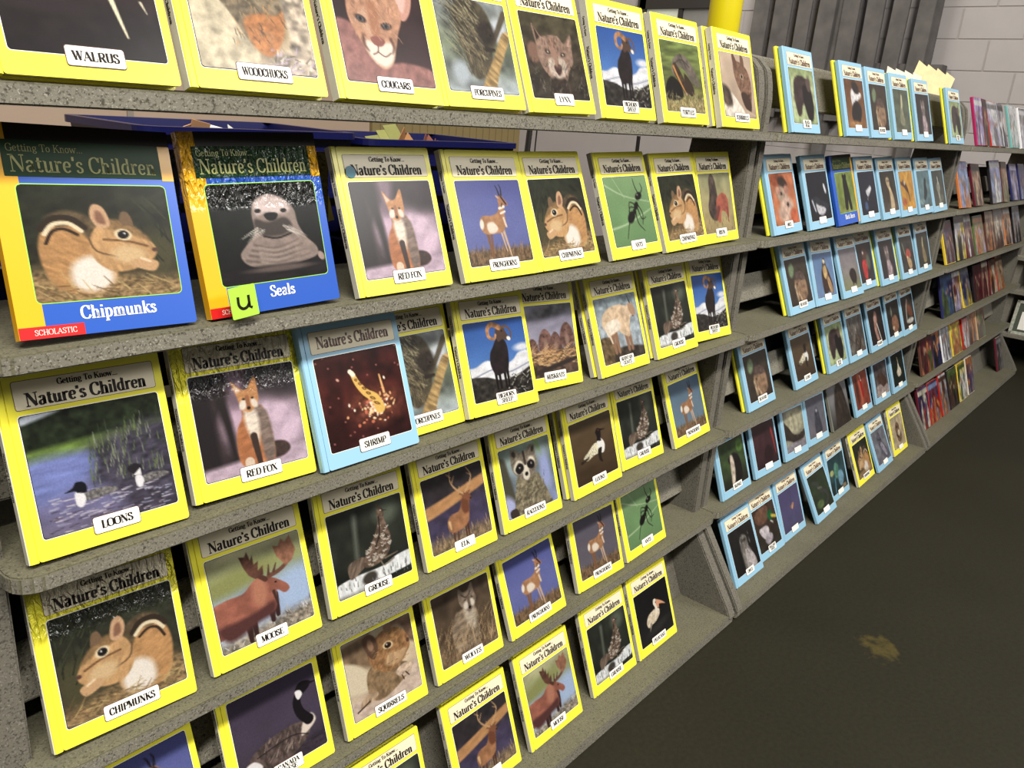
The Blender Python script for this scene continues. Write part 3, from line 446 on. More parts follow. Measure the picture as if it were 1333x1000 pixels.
def porcupine(p):
    p.bg((150, 156, 160), (110, 120, 96), (150, 160, 166)); p.tx(.45, 6, 7, 10); p.el(.86, .3, .12, .14, (196, 204, 214), 0, .6); p.el(.2, .8, .12, .12, (170, 180, 190), 0, .7); p.st([(.98, .1), (.7, .5)], .08, (90, 80, 64), .06)
    p.pg([(.22, .2), (.3, .04), (.5, -.02), (.68, .06), (.76, .26), (.72, .5), (.66, .7), (.5, .86), (.36, .82), (.3, .6), (.24, .4)], (80, 72, 56), .03, (.4, 30, 14, 50)); p.hair(230, (.2, .04, .62, .66), .2, 140, [(150, 138, 104), (60, 52, 42), (190, 180, 140), (40, 36, 30)], .007, 26); p.hair(70, (.3, .5, .6, .85), .14, 110, [(140, 124, 90), (66, 56, 44)], .008, 25)
    p.el(.66, .34, .13, .14, (52, 44, 38), 20, .5, (.3, 30, 30, 0)); p.el(.72, .36, .014, .012, (16, 14, 14)); p.pg([(.9, .32), (1.02, .34), (.86, .6), (.7, .88), (.62, 1.1), (.4, 1.1), (.52, .86), (.7, .62)], (172, 140, 88), .014, (.35, 30, 8, -55)); p.st([(.62, .52), (.74, .52)], .06, (50, 42, 36), .04)
def lynx(p):
    p.bg((74, 68, 48), (66, 56, 44), (54, 48, 40)); p.tx(.4, 14, 8, 70); p.pg([(.04, .42), (.14, .34), (.26, .44), (.2, .56), (.08, .58)], (130, 96, 80), .03)
    p.pg([(.2, .36), (.18, .12), (.3, .26), (.44, .24), (.6, .24), (.7, .32), (.84, .2), (.82, .42), (.8, .56), (.7, .66), (.62, .8), (.48, .84), (.36, .76), (.26, .66), (.2, .52)], (148, 118, 102), .016, (.25, 30, 20, 70)); p.pg([(.2, .14), (.22, .32), (.28, .28)], (60, 46, 40), .01, sm=False); p.pg([(.83, .22), (.78, .36), (.74, .34)], (190, 150, 130), .01, sm=False)
    p.pg([(.36, .54), (.5, .5), (.64, .52), (.68, .64), (.58, .74), (.46, .76), (.36, .68)], (196, 176, 160), .03, (.15, 30, 30, 0)); p.pg([(.44, .62), (.5, .58), (.58, .6), (.56, .68), (.5, .72)], (80, 50, 48), .01); p.st([(.48, .3), (.5, .58)], .09, (160, 122, 104), .07, .04); p.el(.38, .44, .045, .028, (60, 44, 40), 10); p.el(.64, .46, .045, .028, (60, 44, 40), -10); p.el(.38, .44, .014, .014, (200, 190, 160)); p.el(.64, .46, .014, .014, (200, 190, 160))
    p.pg([(.36, .78), (.5, .76), (.64, .78), (.7, 1.1), (.3, 1.1)], (58, 46, 40), .04, (.4, 30, 10, 80)); p.hair(90, (0, .6, 1, 1), .09, 60, [(130, 124, 110), (40, 36, 30), (96, 88, 70)], .008, 50); p.hair(24, (.3, .26, .7, .42), .05, 80, [(90, 66, 56)], .01, 20)
def turtle(p):
    p.bg((112, 130, 66), (104, 114, 60), (134, 116, 70)); p.tx(.35, 20, 4, 85); p.pg([(.04, .62), (.2, .5), (.4, .6), (.44, .78), (.2, .86), (.02, .8)], (28, 26, 24), .02)
    p.pg([(.22, .4), (.3, .24), (.48, .16), (.64, .2), (.8, .34), (.92, .56), (.86, .62), (.7, .54), (.56, .4), (.4, .36), (.3, .5)], (108, 98, 88), .014, (.35, 10, 10, 30)); p.pg([(.26, .34), (.34, .3), (.5, .5), (.6, .72), (.52, .76), (.4, .6), (.28, .46)], (72, 54, 40), .012, (.3, 20, 10, 60)); p.st([(.28, .36), (.4, .56), (.52, .72)], .045, (206, 140, 70), .02); p.pg([(.54, .44), (.7, .56), (.76, .72), (.64, .76), (.54, .62)], (60, 46, 36), .014); p.st([(.3, .32), (.5, .24), (.7, .34)], .014, (60, 52, 46)); p.st([(.5, .18), (.6, .34)], .012, (60, 52, 46))
    p.band(.84, 1.2, (150, 134, 84), -.05, .06, (.4, 30, 30, 0)); p.hair(120, (0, .78, 1, 1), .1, 60, [(190, 176, 120), (96, 82, 44), (210, 200, 150)], .009, 70); p.el(.54, .74, .03, .02, (180, 150, 120))
def muskrats(p):
    p.bg((128, 126, 146), (150, 146, 168), (120, 110, 108)); p.tx(.15, 4, 12, -10); p.el(.6, .08, .5, .08, (92, 92, 96), -8, .8, (.4, 12, 12, 0))
    for x, y, k in ((.14, .52, .9), (.4, .42, 1.1), (.6, .46, .9), (.84, .36, 1.15)): p.pg([(x - .12 * k, y + .2), (x - .1 * k, y + .02), (x, y - .08 * k), (x + .1 * k, y), (x + .13 * k, y + .2), (x, y + .28)], (110, 78, 70), .014, (.4, 26, 14, 75)); p.el(x, y + .16, .04, .1, (150, 118, 104), 0, .8); p.el(x - .02, y + .02, .01, .01, BLK)
    p.band(.66, 1.2, (90, 70, 58), -.08, .06, (.5, 12, 22, -10)); p.hair(90, (0, .64, .95, .84), .22, 10, [(214, 160, 100), (236, 190, 130), (120, 84, 56)], .012, 30); p.st([(0, .96), (1, .8)], .07, (56, 46, 44), .06)
def goats(p):
    p.bg((140, 156, 164), (160, 172, 182), (150, 162, 170)); p.tx(.3, 14, 14, 0); p.pg([(-.1, .66), (.2, .6), (.4, .8), (.5, 1.1), (-.1, 1.1)], (104, 84, 58), .02, (.5, 14, 20, 45)); p.pg([(.3, .84), (.6, .8), (1.1, .9), (1.1, 1.1), (.3, 1.1)], (66, 58, 50), .03, (.5, 16, 16, 0))
    for x in (.28, .36, .6, .68): p.st([(x, .5), (x + .03, .86)], .09, (150, 110, 84), .06)
    p.pg([(.1, .42), (.14, .26), (.32, .16), (.56, .14), (.72, .18), (.84, .14), (.9, .22), (.88, .34), (.8, .36), (.74, .5), (.7, .66), (.56, .62), (.44, .54), (.24, .58)], (214, 184, 150), .016, (.2, 20, 16, 60)); p.pg([(.16, .42), (.3, .36), (.46, .36), (.52, .44), (.48, .52), (.3, .56), (.2, .6), (.16, .52)], (238, 224, 204), .014, (.12, 30, 20, 60)); p.st([(.2, .5), (.26, .7)], .05, (226, 206, 180), .03); p.st([(.84, .16), (.8, .04)], .025, BLK, .008); p.st([(.88, .3), (.86, .36)], .03, (60, 50, 46)); p.pg([(.78, .16), (.9, .18), (.94, .32), (.88, .36), (.8, .3)], (176, 140, 110), .012)
def seal(p):
    p.bg((26, 28, 26), (22, 24, 22), (20, 20, 20)); p.tx(.25, 10, 10); p.pg([(.2, .72), (.28, .6), (.36, .5), (.36, .3), (.4, .18), (.52, .12), (.66, .16), (.76, .28), (.78, .44), (.84, .58), (.93, .7), (.9, .8), (.6, .86), (.3, .84)], (150, 130, 122), .014, (.12, 16, 16, 30)); p.pg([(.4, .2), (.52, .12), (.66, .17), (.72, .28), (.62, .32), (.5, .3), (.4, .32)], (222, 200, 196), .04)
    p.pg([(.38, .36), (.5, .4), (.66, .36), (.72, .46), (.62, .54), (.46, .54), (.38, .48)], (70, 60, 56), .03); p.pg([(.47, .32), (.53, .3), (.6, .32), (.57, .38), (.5, .38)], BLK, .01); p.el(.42, .28, .03, .022, (30, 24, 24)); p.el(.66, .29, .03, .022, (30, 24, 24)); p.st([(.44, .54), (.56, .57), (.7, .53)], .02, (40, 34, 32))
    for k in range(4): p.st([(.34 - .03 * k, .62 + .05 * k), (.52, .67 + .05 * k), (.76 + .03 * k, .6 + .055 * k)], .016, (92, 78, 72), .004, .03); p.st([(.38, .65 + .05 * k), (.55, .69 + .05 * k), (.74, .64 + .05 * k)], .014, (184, 164, 154), .004, .03)
    p.hair(12, (.38, .44, .46, .5), .16, 215, [(214, 206, 196)], .005, 15); p.hair(12, (.62, .44, .7, .5), .16, 325, [(214, 206, 196)], .005, 15); p.band(.84, 1.2, (30, 26, 28), .0, .04, (.3, 8, 30, 0)); p.el(.56, .88, .3, .03, (100, 84, 80), 0, .8); p.el(.96, .8, .03, .05, (176, 150, 140), -20)
def small(bgc, ops, hair=None, tx=.2):
    def f(p):
        p.bg(*bgc); p.tx(tx, 7, 7)
        for o in ops:
            if o[0] == 'e': p.el(o[1], o[2], o[3], o[4], o[5], o[6] if len(o) > 6 else 0, .35, (.25, 14, 14, 0))
            elif o[0] == 'p': p.pg(o[1], o[2], .02, (.25, 14, 14, 0))
            elif o[0] == 's': p.st(o[1], o[2], o[3], o[4] if len(o) > 4 else None)
        if hair: p.hair(*hair)
    return f
mice = small([(196, 110, 70), (204, 120, 78)], [('e', .3, .12, .3, .14, (150, 70, 40)), ('e', .5, .2, .2, .12, (60, 40, 34), 20), ('e', .42, .42, .26, .16, (176, 150, 130), 20), ('e', .3, .34, .1, .08, (196, 140, 120)), ('e', .62, .34, .1, .1, (190, 130, 110)), ('e', .4, .4, .04, .03, BLK), ('e', .5, .72, .34, .22, (214, 176, 156), -20), ('e', .6, .62, .05, .04, BLK), ('e', .8, .86, .16, .16, (206, 96, 60))])
whale = small([(28, 30, 44), (24, 26, 36)], [('p', [(.1, .62), (.3, .5), (.6, .6), (.9, .72), (.8, .86), (.5, .84), (.2, .8)], (40, 44, 56)), ('p', [(.3, .66), (.44, .7), (.74, .78), (.6, .9), (.36, .86)], (206, 206, 214)), ('s', [(.8, .3), (.84, .42)], .08, (230, 230, 240)), ('s', [(.14, .58), (.24, .8)], .05, (200, 206, 220))], tx=.1)
bear_blue = small([(132, 150, 70), (120, 140, 60), (140, 150, 74)], [('p', [(.36, .9), (.38, .5), (.4, .2), (.48, .08), (.58, .1), (.64, .3), (.7, .6), (.74, .92), (.62, .94), (.56, .7), (.5, .92)], (26, 24, 22)), ('e', .44, .1, .05, .06, (26, 24, 22)), ('e', .58, .1, .05, .06, (26, 24, 22))])
gull = small([(30, 34, 54), (24, 28, 44)], [('p', [(.36, .46), (.5, .4), (.66, .34), (.72, .4), (.6, .5), (.46, .58)], (226, 228, 236)), ('s', [(.5, .5), (.42, .66)], .03, (150, 150, 160)), ('e', .3, .8, .1, .1, (60, 90, 140))], tx=.08)
weasel = small([(46, 42, 38), (54, 48, 40), (90, 80, 70)], [('p', [(.36, .2), (.5, .14), (.6, .22), (.58, .36), (.7, .56), (.76, .82), (.66, 1.05), (.44, 1.05), (.5, .74), (.5, .5), (.4, .36)], (206, 180, 138)), ('p', [(.2, .3), (.4, .36), (.4, .7), (.3, .8)], (60, 46, 36)), ('e', .46, .24, .03, .03, BLK), ('e', .56, .24, .03, .03, BLK)])
antelope = small([(206, 146, 52), (214, 150, 50)], [('s', [(.1, .3), (.5, .5), (.6, .78)], .1, (96, 58, 40), .05), ('p', [(.2, .24), (.4, .3), (.56, .5), (.5, .56), (.3, .44)], (84, 52, 40)), ('e', .34, .3, .06, .06, (230, 210, 180)), ('s', [(.5, .2), (.66, .04)], .05, (240, 190, 90)), ('e', .2, .8, .16, .1, (190, 90, 50))])
heron = small([(90, 122, 132), (100, 134, 140), (84, 116, 124)], [('p', [(.5, .3), (.6, .2), (.7, .26), (.66, .4), (.7, .6), (.56, .76), (.4, .8), (.44, .5)], (34, 48, 56)), ('s', [(.4, .7), (.3, 1)], .04, (40, 50, 60)), ('e', .2, .84, .2, .08, (130, 160, 160))])
cat = small([(60, 66, 62), (70, 74, 68), (80, 84, 70)], [('p', [(.3, .5), (.4, .36), (.56, .34), (.6, .5), (.54, .7), (.6, .96), (.44, .98), (.4, .7)], (150, 150, 136)), ('s', [(.5, .36), (.46, .2)], .06, (196, 200, 190)), ('e', .7, .8, .16, .1, (100, 104, 90))])
beaver = small([(58, 50, 42), (64, 54, 44), (52, 44, 36)], [('e', .24, .24, .12, .16, (110, 130, 96), 20), ('p', [(.3, .5), (.42, .32), (.62, .3), (.8, .46), (.84, .7), (.74, .9), (.5, .94), (.36, .84), (.28, .68)], (150, 116, 88)), ('p', [(.3, .46), (.44, .3), (.7, .34), (.8, .5), (.5, .48)], (84, 66, 62)), ('s', [(.3, .6), (.34, .9)], .06, (200, 176, 140)), ('e', .4, .56, .03, .025, BLK), ('s', [(.4, .76), (.5, .9)], .05, (214, 180, 140))], (60, (.3, .4, .85, .9), .08, 100, [(180, 150, 116), (96, 74, 58)], .01))
eagle = small([(96, 130, 180), (112, 144, 190)], [('p', [(.36, .9), (.34, .5), (.44, .3), (.5, .14), (.6, .14), (.64, .3), (.74, .46), (.86, .78), (.8, .96), (.6, .9), (.5, .96)], (64, 44, 36)), ('p', [(.46, .34), (.6, .3), (.66, .46), (.56, .6), (.46, .54)], (206, 170, 110)), ('p', [(.6, .6), (.7, .56), (.84, .86), (.72, .96), (.64, .8)], (190, 150, 104)), ('e', .54, .2, .06, .05, (230, 220, 190))], tx=.06)
bison_plain = small([(130, 124, 134), (140, 132, 132), (136, 140, 96)], [('p', [(.4, .62), (.5, .52), (.66, .5), (.78, .58), (.8, .74), (.72, .86), (.56, .86), (.46, .78)], (44, 34, 30)), ('s', [(.54, .8), (.54, .9)], .04, (34, 28, 26)), ('s', [(.72, .8), (.72, .9)], .04, (34, 28, 26))], tx=.1)
redbird = small([(48, 40, 42), (56, 44, 44)], [('p', [(.3, .5), (.4, .4), (.56, .4), (.6, .56), (.56, .8), (.5, .92), (.36, .9), (.3, .7)], (206, 50, 50)), ('p', [(.34, .3), (.4, .14), (.54, .1), (.66, .24), (.6, .4), (.4, .42)], (90, 56, 50)), ('e', .42, .24, .04, .04, (220, 200, 190)), ('e', .7, .5, .12, .2, (90, 100, 80))])
owl_dog = small([(44, 40, 44), (50, 44, 46)], [('p', [(.34, .3), (.36, .14), (.46, .2), (.56, .14), (.64, .3), (.6, .5), (.76, .74), (.7, 1), (.36, 1), (.34, .7), (.4, .5)], (120, 104, 104)), ('p', [(.42, .56), (.6, .56), (.7, .8), (.6, .96), (.42, .9)], (186, 164, 170)), ('e', .42, .32, .04, .03, (206, 190, 170)), ('e', .56, .32, .04, .03, (206, 190, 170))], (40, (.34, .2, .66, .9), .08, 90, [(190, 174, 170), (84, 72, 72)], .01))
redleaf = small([(56, 54, 50), (60, 56, 50)], [('s', [(.2, .2), (.3, .5)], .05, (130, 140, 120)), ('p', [(.36, .5), (.5, .36), (.7, .4), (.76, .56), (.6, .62), (.4, .62)], (186, 76, 60)), ('p', [(.4, .64), (.56, .6), (.74, .7), (.7, .9), (.5, .92)], (196, 160, 116)), ('e', .46, .6, .05, .04, (226, 200, 160))])
deer = small([(54, 54, 46), (60, 58, 48)], [('p', [(.4, .4), (.46, .2), (.54, .12), (.56, .4), (.66, .6), (.7, .84), (.5, .9), (.4, .7)], (140, 124, 84)), ('s', [(.52, .16), (.48, .4)], .05, (200, 190, 140))])
thicket = small([(100, 96, 92), (80, 74, 70), (96, 88, 80)], [('p', [(.4, .6), (.56, .5), (.72, .6), (.76, .9), (.6, .96), (.44, .9)], (70, 58, 50))], (110, (0, 0, 1, 1), .2, 80, [(190, 184, 176), (50, 44, 40), (140, 128, 116)], .014, 40))
figure = small([(44, 38, 38), (40, 34, 34)], [('p', [(.36, .3), (.46, .1), (.6, .14), (.58, .36), (.5, .6), (.56, .9), (.4, .9), (.32, .6)], (176, 128, 112)), ('s', [(.54, .46), (.7, .98)], .05, (230, 220, 214)), ('e', .44, .3, .1, .1, (196, 150, 134))])
browncat = small([(58, 54, 50), (50, 46, 42)], [('e', .36, .3, .06, .16, (130, 134, 120)), ('p', [(.3, .6), (.46, .46), (.66, .44), (.8, .6), (.8, .84), (.6, .96), (.4, .92)], (150, 104, 80)), ('e', .4, .8, .08, .06, (206, 176, 140))])
anteater = small([(56, 50, 48), (62, 54, 50)], [('p', [(.4, .2), (.56, .16), (.66, .3), (.86, .5), (.8, .7), (.5, .6), (.36, .4)], (120, 70, 52)), ('s', [(.3, .8), (.36, .4), (.5, .14)], .07, (176, 170, 160)), ('e', .6, .8, .3, .08, (200, 196, 186))])
skunk = small([(52, 70, 40), (60, 80, 44), (40, 40, 34)], [('p', [(.3, .4), (.5, .3), (.7, .36), (.8, .6), (.76, .9), (.5, .98), (.36, .9), (.4, .6)], (30, 28, 26)), ('p', [(.4, .34), (.5, .36), (.52, .66), (.44, .94), (.34, .96), (.36, .64)], (214, 196, 176)), ('e', .82, .2, .14, .14, (84, 120, 50))])
octopus = small([(60, 34, 40), (70, 38, 44), (50, 30, 34)], [('p', [(.4, .8), (.44, .62), (.6, .54), (.74, .6), (.8, .8), (.7, .9), (.5, .88)], (46, 24, 28)), ('s', [(.84, .2), (.88, .5), (.92, .8)], .07, (170, 52, 46), .03)], tx=.15)
moon = small([(120, 122, 112), (150, 148, 120), (150, 146, 140)], [('e', .5, .3, .5, .3, (176, 170, 140)), ('p', [(-.1, .2), (.2, .4), (.4, .6), (.7, .66), (1.05, .6), (.9, .8), (.5, .84), (.2, .74), (-.1, .6)], (56, 46, 40)), ('e', .5, .94, .6, .12, (140, 136, 146))])
seal_grey = small([(96, 96, 110), (104, 104, 116), (120, 112, 120)], [('p', [(.36, .9), (.38, .56), (.44, .36), (.54, .28), (.64, .36), (.68, .56), (.76, .9), (.6, .96)], (64, 66, 78)), ('e', .54, .36, .06, .05, (150, 150, 160))], tx=.1)
dome = small([(130, 132, 140), (150, 148, 150), (60, 56, 50)], [('p', [(.24, 1.1), (.26, .6), (.4, .3), (.56, .2), (.74, .3), (.88, .6), (.92, 1.1)], (62, 50, 42))], (60, (.3, .3, .85, .95), .1, 90, [(96, 80, 66), (44, 36, 30)], .012), .08)
redfig = small([(150, 70, 50), (140, 60, 44)], [('s', [(.4, .1), (.46, .6), (.4, .95)], .16, (190, 96, 66)), ('s', [(.5, .2), (.56, .7)], .12, (176, 30, 30)), ('s', [(.52, .1), (.54, .24)], .04, (240, 230, 220)), ('e', .2, .5, .1, .4, (90, 44, 34))])
rocks = small([(60, 56, 60), (90, 80, 80), (140, 130, 128)], [('p', [(.2, .4), (.5, .3), (.8, .5), (.9, .7), (.6, .76), (.3, .66)], (80, 58, 48)), ('p', [(.1, .7), (.4, .66), (.6, .8), (.9, .74), (.9, 1), (.1, 1)], (176, 156, 150))], None, .5)
goat_small = small([(30, 40, 36), (34, 42, 36)], [('p', [(.34, .6), (.44, .5), (.5, .36), (.56, .3), (.6, .44), (.7, .54), (.72, .68), (.6, .74), (.42, .74)], (220, 206, 180)), ('s', [(.54, .3), (.5, .14)], .04, (210, 190, 150))], tx=.1)
owls = small([(36, 34, 34), (32, 30, 30)], [('p', [(.38, .9), (.36, .5), (.4, .26), (.54, .2), (.66, .28), (.68, .5), (.84, .8), (.84, 1.05), (.4, 1.05)], (120, 114, 108)), ('e', .46, .32, .06, .05, (60, 56, 52)), ('e', .58, .32, .06, .05, (60, 56, 52)), ('p', [(.5, .56), (.7, .6), (.86, .86), (.8, 1.04), (.52, 1.0)], (186, 176, 178))], (60, (.36, .24, .8, .98), .08, 100, [(196, 188, 182), (70, 66, 62)], .012))
mallard = small([(70, 52, 42), (60, 48, 38), (50, 46, 40)], [('p', [(.1, .1), (.5, .0), (.7, .1), (.6, .34), (.3, .4), (.1, .3)], (110, 76, 58)), ('p', [(.14, .5), (.4, .46), (.56, .54), (.5, .7), (.3, .74)], (200, 190, 196)), ('p', [(.3, .78), (.5, .66), (.66, .74), (.6, .86), (.4, .9)], (176, 166, 176)), ('e', .74, .3, .12, .12, (20, 96, 50)), ('s', [(.8, .34), (.96, .4)], .07, (220, 190, 60)), ('s', [(.72, .44), (.8, .5)], .03, (240, 240, 240))])
purple = small([(80, 74, 116), (86, 80, 124), (80, 76, 112)], [('p', [(.48, .46), (.56, .42), (.66, .4), (.64, .48), (.54, .54)], (196, 140, 100)), ('s', [(.6, .1), (.5, .6)], .02, (70, 66, 100))], tx=.05)
snake = small([(40, 52, 34), (46, 60, 38), (40, 50, 34)], [('s', [(.2, .2), (.4, .3), (.5, .5), (.7, .56), (.8, .74), (.6, .9)], .1, (58, 60, 56)), ('e', .3, .8, .2, .1, (84, 104, 60)), ('s', [(.4, .4), (.6, .44)], .05, (96, 100, 84))])
parrots = small([(40, 64, 70), (50, 80, 86), (30, 40, 40)], [('p', [(.3, .4), (.4, .2), (.56, .24), (.6, .4), (.54, .6), (.36, .6)], (84, 140, 120)), ('p', [(.5, .6), (.6, .46), (.78, .5), (.84, .7), (.66, .9), (.52, .8)], (110, 160, 186)), ('s', [(.3, .6), (.24, .96)], .06, (70, 140, 170)), ('e', .16, .4, .12, .08, (180, 190, 120)), ('e', .8, .94, .14, .06, (140, 120, 90))])
dolphin = small([(110, 112, 122), (120, 120, 128), (110, 108, 120)], [('p', [(.3, .3), (.4, .14), (.56, .1), (.6, .3), (.7, .5), (.9, .8), (.8, .96), (.5, .84), (.4, .6)], (92, 92, 104)), ('p', [(.46, .5), (.6, .44), (.8, .76), (.72, .88), (.56, .7)], (146, 142, 156)), ('e', .54, .34, .05, .03, (30, 30, 34)), ('s', [(.36, .3), (.6, .36)], .03, (60, 60, 70))])
tan_y = small([(196, 176, 140), (190, 170, 134)], [('p', [(.3, .36), (.46, .2), (.62, .28), (.66, .5), (.74, .7), (.6, .86), (.4, .8), (.34, .6)], (120, 92, 70)), ('e', .46, .36, .04, .04, (40, 30, 26)), ('e', .56, .56, .1, .1, (216, 196, 166)), ('s', [(.36, .6), (.5, .7)], .05, (60, 46, 38))])
puffin = small([(110, 70, 44), (130, 84, 50), (150, 100, 60)], [('p', [(.3, .5), (.3, .26), (.44, .18), (.6, .3), (.8, .26), (.84, .34), (.6, .44), (.5, .5), (.46, .6), (.34, .6)], (236, 234, 236)), ('p', [(.36, .5), (.6, .44), (.8, .6), (.7, .84), (.5, .96), (.3, .86), (.24, .7)], (36, 30, 32)), ('e', .56, .16, .2, .12, (46, 40, 40), 20), ('e', .4, .92, .3, .06, (170, 120, 70))])
palegreen = small([(86, 96, 78), (96, 104, 84)], [('p', [(.4, .5), (.46, .24), (.56, .1), (.6, .3), (.56, .5), (.64, .8), (.4, .84), (.34, .7)], (150, 150, 120)), ('s', [(.54, .14), (.5, .4)], .06, (214, 206, 170))])
def bear(p):
    p.bg((150, 168, 112), (184, 194, 150), (160, 178, 124)); p.tx(.3, 9, 9); p.hair(60, (0, 0, 1, 1), .1, 70, [(206, 220, 150), (110, 140, 66)], .014, 40)
    p.pg([(.12, .36), (.2, .18), (.4, .12), (.66, .16), (.82, .3), (.88, .6), (.84, .86), (.7, .9), (.6, .7), (.44, .66), (.34, .84), (.2, .86), (.12, .6)], (66, 50, 50), .02, (.3, 12, 12, 0)); p.pg([(.5, .3), (.8, .34), (.9, .66), (.8, .94), (.62, .9), (.5, .6)], (30, 26, 26), .04); p.pg([(.64, .2), (.8, .14), (.84, .34), (.72, .4)], (96, 76, 72), .02)
def jacket(cols, seed, sky=None):
    """a busy film-jacket or paperback picture made of soft figures and patches"""
    def f(p):
        r = np.random.default_rng(seed); c = [tuple(k) for k in cols]
        p.bg(c[0], c[1 % len(c)], c[2 % len(c)]); p.tx(.4, 5, 6)
        for _ in range(7): p.el(r.uniform(.1, .9), r.uniform(.25, 1), r.uniform(.08, .25), r.uniform(.06, .2), c[r.integers(len(c))], r.uniform(0, 180), .5, (.4, 12, 12, 0))
        for _ in range(4):
            x = r.uniform(.15, .85); y = r.uniform(.35, .6); k = c[r.integers(1, len(c))]
            p.pg([(x - .1, 1), (x - .09, y + .2), (x, y), (x + .09, y + .2), (x + .1, 1)], k, .02, (.3, 12, 12, 0)); p.el(x, y - .02, .05, .06, (196, 150, 124))
        p.band(.06, .17, c[-1], 0, .03); p.tx(.35, 22, 9)
    return f
# ------------------------------------------------------------------ building materials
def speckle(name, base, dark, light, rough=0.7):
    m = bpy.data.materials.new(name); m.use_nodes = True; nt = m.node_tree; b = nt.nodes['Principled BSDF']; b.inputs['Roughness'].default_value = rough
    b.inputs['Specular IOR Level'].default_value = 0.25; L = nt.links.new
    tc = nt.nodes.new('ShaderNodeTexCoord')
    def no(s, d): n = nt.nodes.new('ShaderNodeTexNoise'); n.inputs['Scale'].default_value = s; n.inputs['Detail'].default_value = d; L(tc.outputs['Object'], n.inputs['Vector']); return n
    def ramp(n, p0, p1): r = nt.nodes.new('ShaderNodeMapRange'); r.inputs['From Min'].default_value = p0; r.inputs['From Max'].default_value = p1; L(n.outputs['Fac'], r.inputs['Value']); return r
    def mix(f, a, bb):
        x = nt.nodes.new('ShaderNodeMix'); x.data_type = 'RGBA'; L(f, x.inputs['Factor'])
        for k, v in (('A', a), ('B', bb)):
            if isinstance(v, tuple): x.inputs[k].default_value = tuple(lin(v)) + (1,)
            else: L(v, x.inputs[k])
        return x.outputs['Result']
    c = mix(ramp(no(330, 3), .52, .68).outputs[0], base, dark); c = mix(ramp(no(420, 2), .60, .68).outputs[0], c, light); c = mix(ramp(no(150, 2), .64, .72).outputs[0], c, dark)
    c2 = nt.nodes.new('ShaderNodeMix'); c2.data_type = 'RGBA'; c2.blend_type = 'MULTIPLY'; c2.inputs['Factor'].default_value = .35; L(c, c2.inputs['A']); L(no(6, 4).outputs['Fac'], c2.inputs['B'])
    L(c2.outputs['Result'], b.inputs['Base Color'])
    bp = nt.nodes.new('ShaderNodeBump'); bp.inputs['Strength'].default_value = .4; bp.inputs['Distance'].default_value = .001; L(no(300, 3).outputs['Fac'], bp.inputs['Height']); L(bp.outputs['Normal'], b.inputs['Normal'])
    _mats[name] = m; return m
M_RACK = speckle('speckled_grey_board', (130, 126, 114), (76, 73, 65), (164, 160, 148))
M_RACKD = speckle('speckled_dark_board', (114, 110, 100), (72, 68, 62), (138, 134, 124))
M_SHELF = speckle('olive_shelf_top', (112, 109, 90), (84, 81, 68), (130, 127, 108))
M_BACK = mat('near_black', (30, 29, 30), .9, .2, .2)
M_FLOOR = mat('floor_paint', (38, 36, 26), .6, .2, .22, 2.2, .15)
# floor: fine grain and one worn ochre patch of its own shape
nt = M_FLOOR.node_tree; b = nt.nodes['Principled BSDF']; L = nt.links.new
src = b.inputs['Base Color'].links[0].from_socket
geo = nt.nodes.new('ShaderNodeNewGeometry'); vd = nt.nodes.new('ShaderNodeVectorMath'); vd.operation = 'DISTANCE'; vd.inputs[1].default_value = (2.17, -0.454, 0)
n1 = nt.nodes.new('ShaderNodeTexNoise'); n1.inputs['Scale'].default_value = 26; n1.inputs['Detail'].default_value = 6; L(geo.outputs['Position'], vd.inputs[0]); L(geo.outputs['Position'], n1.inputs['Vector'])
a1 = nt.nodes.new('ShaderNodeMath'); a1.operation = 'MULTIPLY_ADD'; a1.inputs[1].default_value = -5.5; a1.inputs[2].default_value = .28; L(vd.outputs['Value'], a1.inputs[0])
a2 = nt.nodes.new('ShaderNodeMath'); a2.operation = 'ADD'; L(a1.outputs[0], a2.inputs[0]); L(n1.outputs['Fac'], a2.inputs[1])
a3 = nt.nodes.new('ShaderNodeMapRange'); a3.inputs['From Min'].default_value = .46; a3.inputs['From Max'].default_value = .66; a3.inputs['To Max'].default_value = .45; L(a2.outputs[0], a3.inputs['Value'])
mx = nt.nodes.new('ShaderNodeMix'); mx.data_type = 'RGBA'; L(a3.outputs[0], mx.inputs['Factor']); L(src, mx.inputs['A']); mx.inputs['B'].default_value = tuple(lin((96, 84, 40))) + (1,)
n2 = nt.nodes.new('ShaderNodeTexNoise'); n2.inputs['Scale'].default_value = 90; n2.inputs['Detail'].default_value = 5; L(geo.outputs['Position'], n2.inputs['Vector'])
m2 = nt.nodes.new('ShaderNodeMix'); m2.data_type = 'RGBA'; m2.blend_type = 'OVERLAY'; m2.inputs['Factor'].default_value = .35; L(mx.outputs['Result'], m2.inputs['A']); L(n2.outputs['Fac'], m2.inputs['B']); L(m2.outputs['Result'], b.inputs['Base Color'])
M_BLOCK = mat('painted_block', (170, 165, 165), .7, .3, .06, 9, .25)
M_JOINT = mat('painted_joint', (168, 162, 160), .8, .2)
M_PLAS = mat('beige_plaster', (186, 164, 146), .8, .2, .05, 3)
M_WOODP = mat('weathered_pallet', (96, 93, 92), .85, .2, .5, 9, .6)
M_YPOLE = mat('yellow_pole_paint', (232, 214, 20), .35, .4, .05, 5)
M_NAVY = mat('navy_plastic', (13, 17, 70), .35, .5, .08, 12)

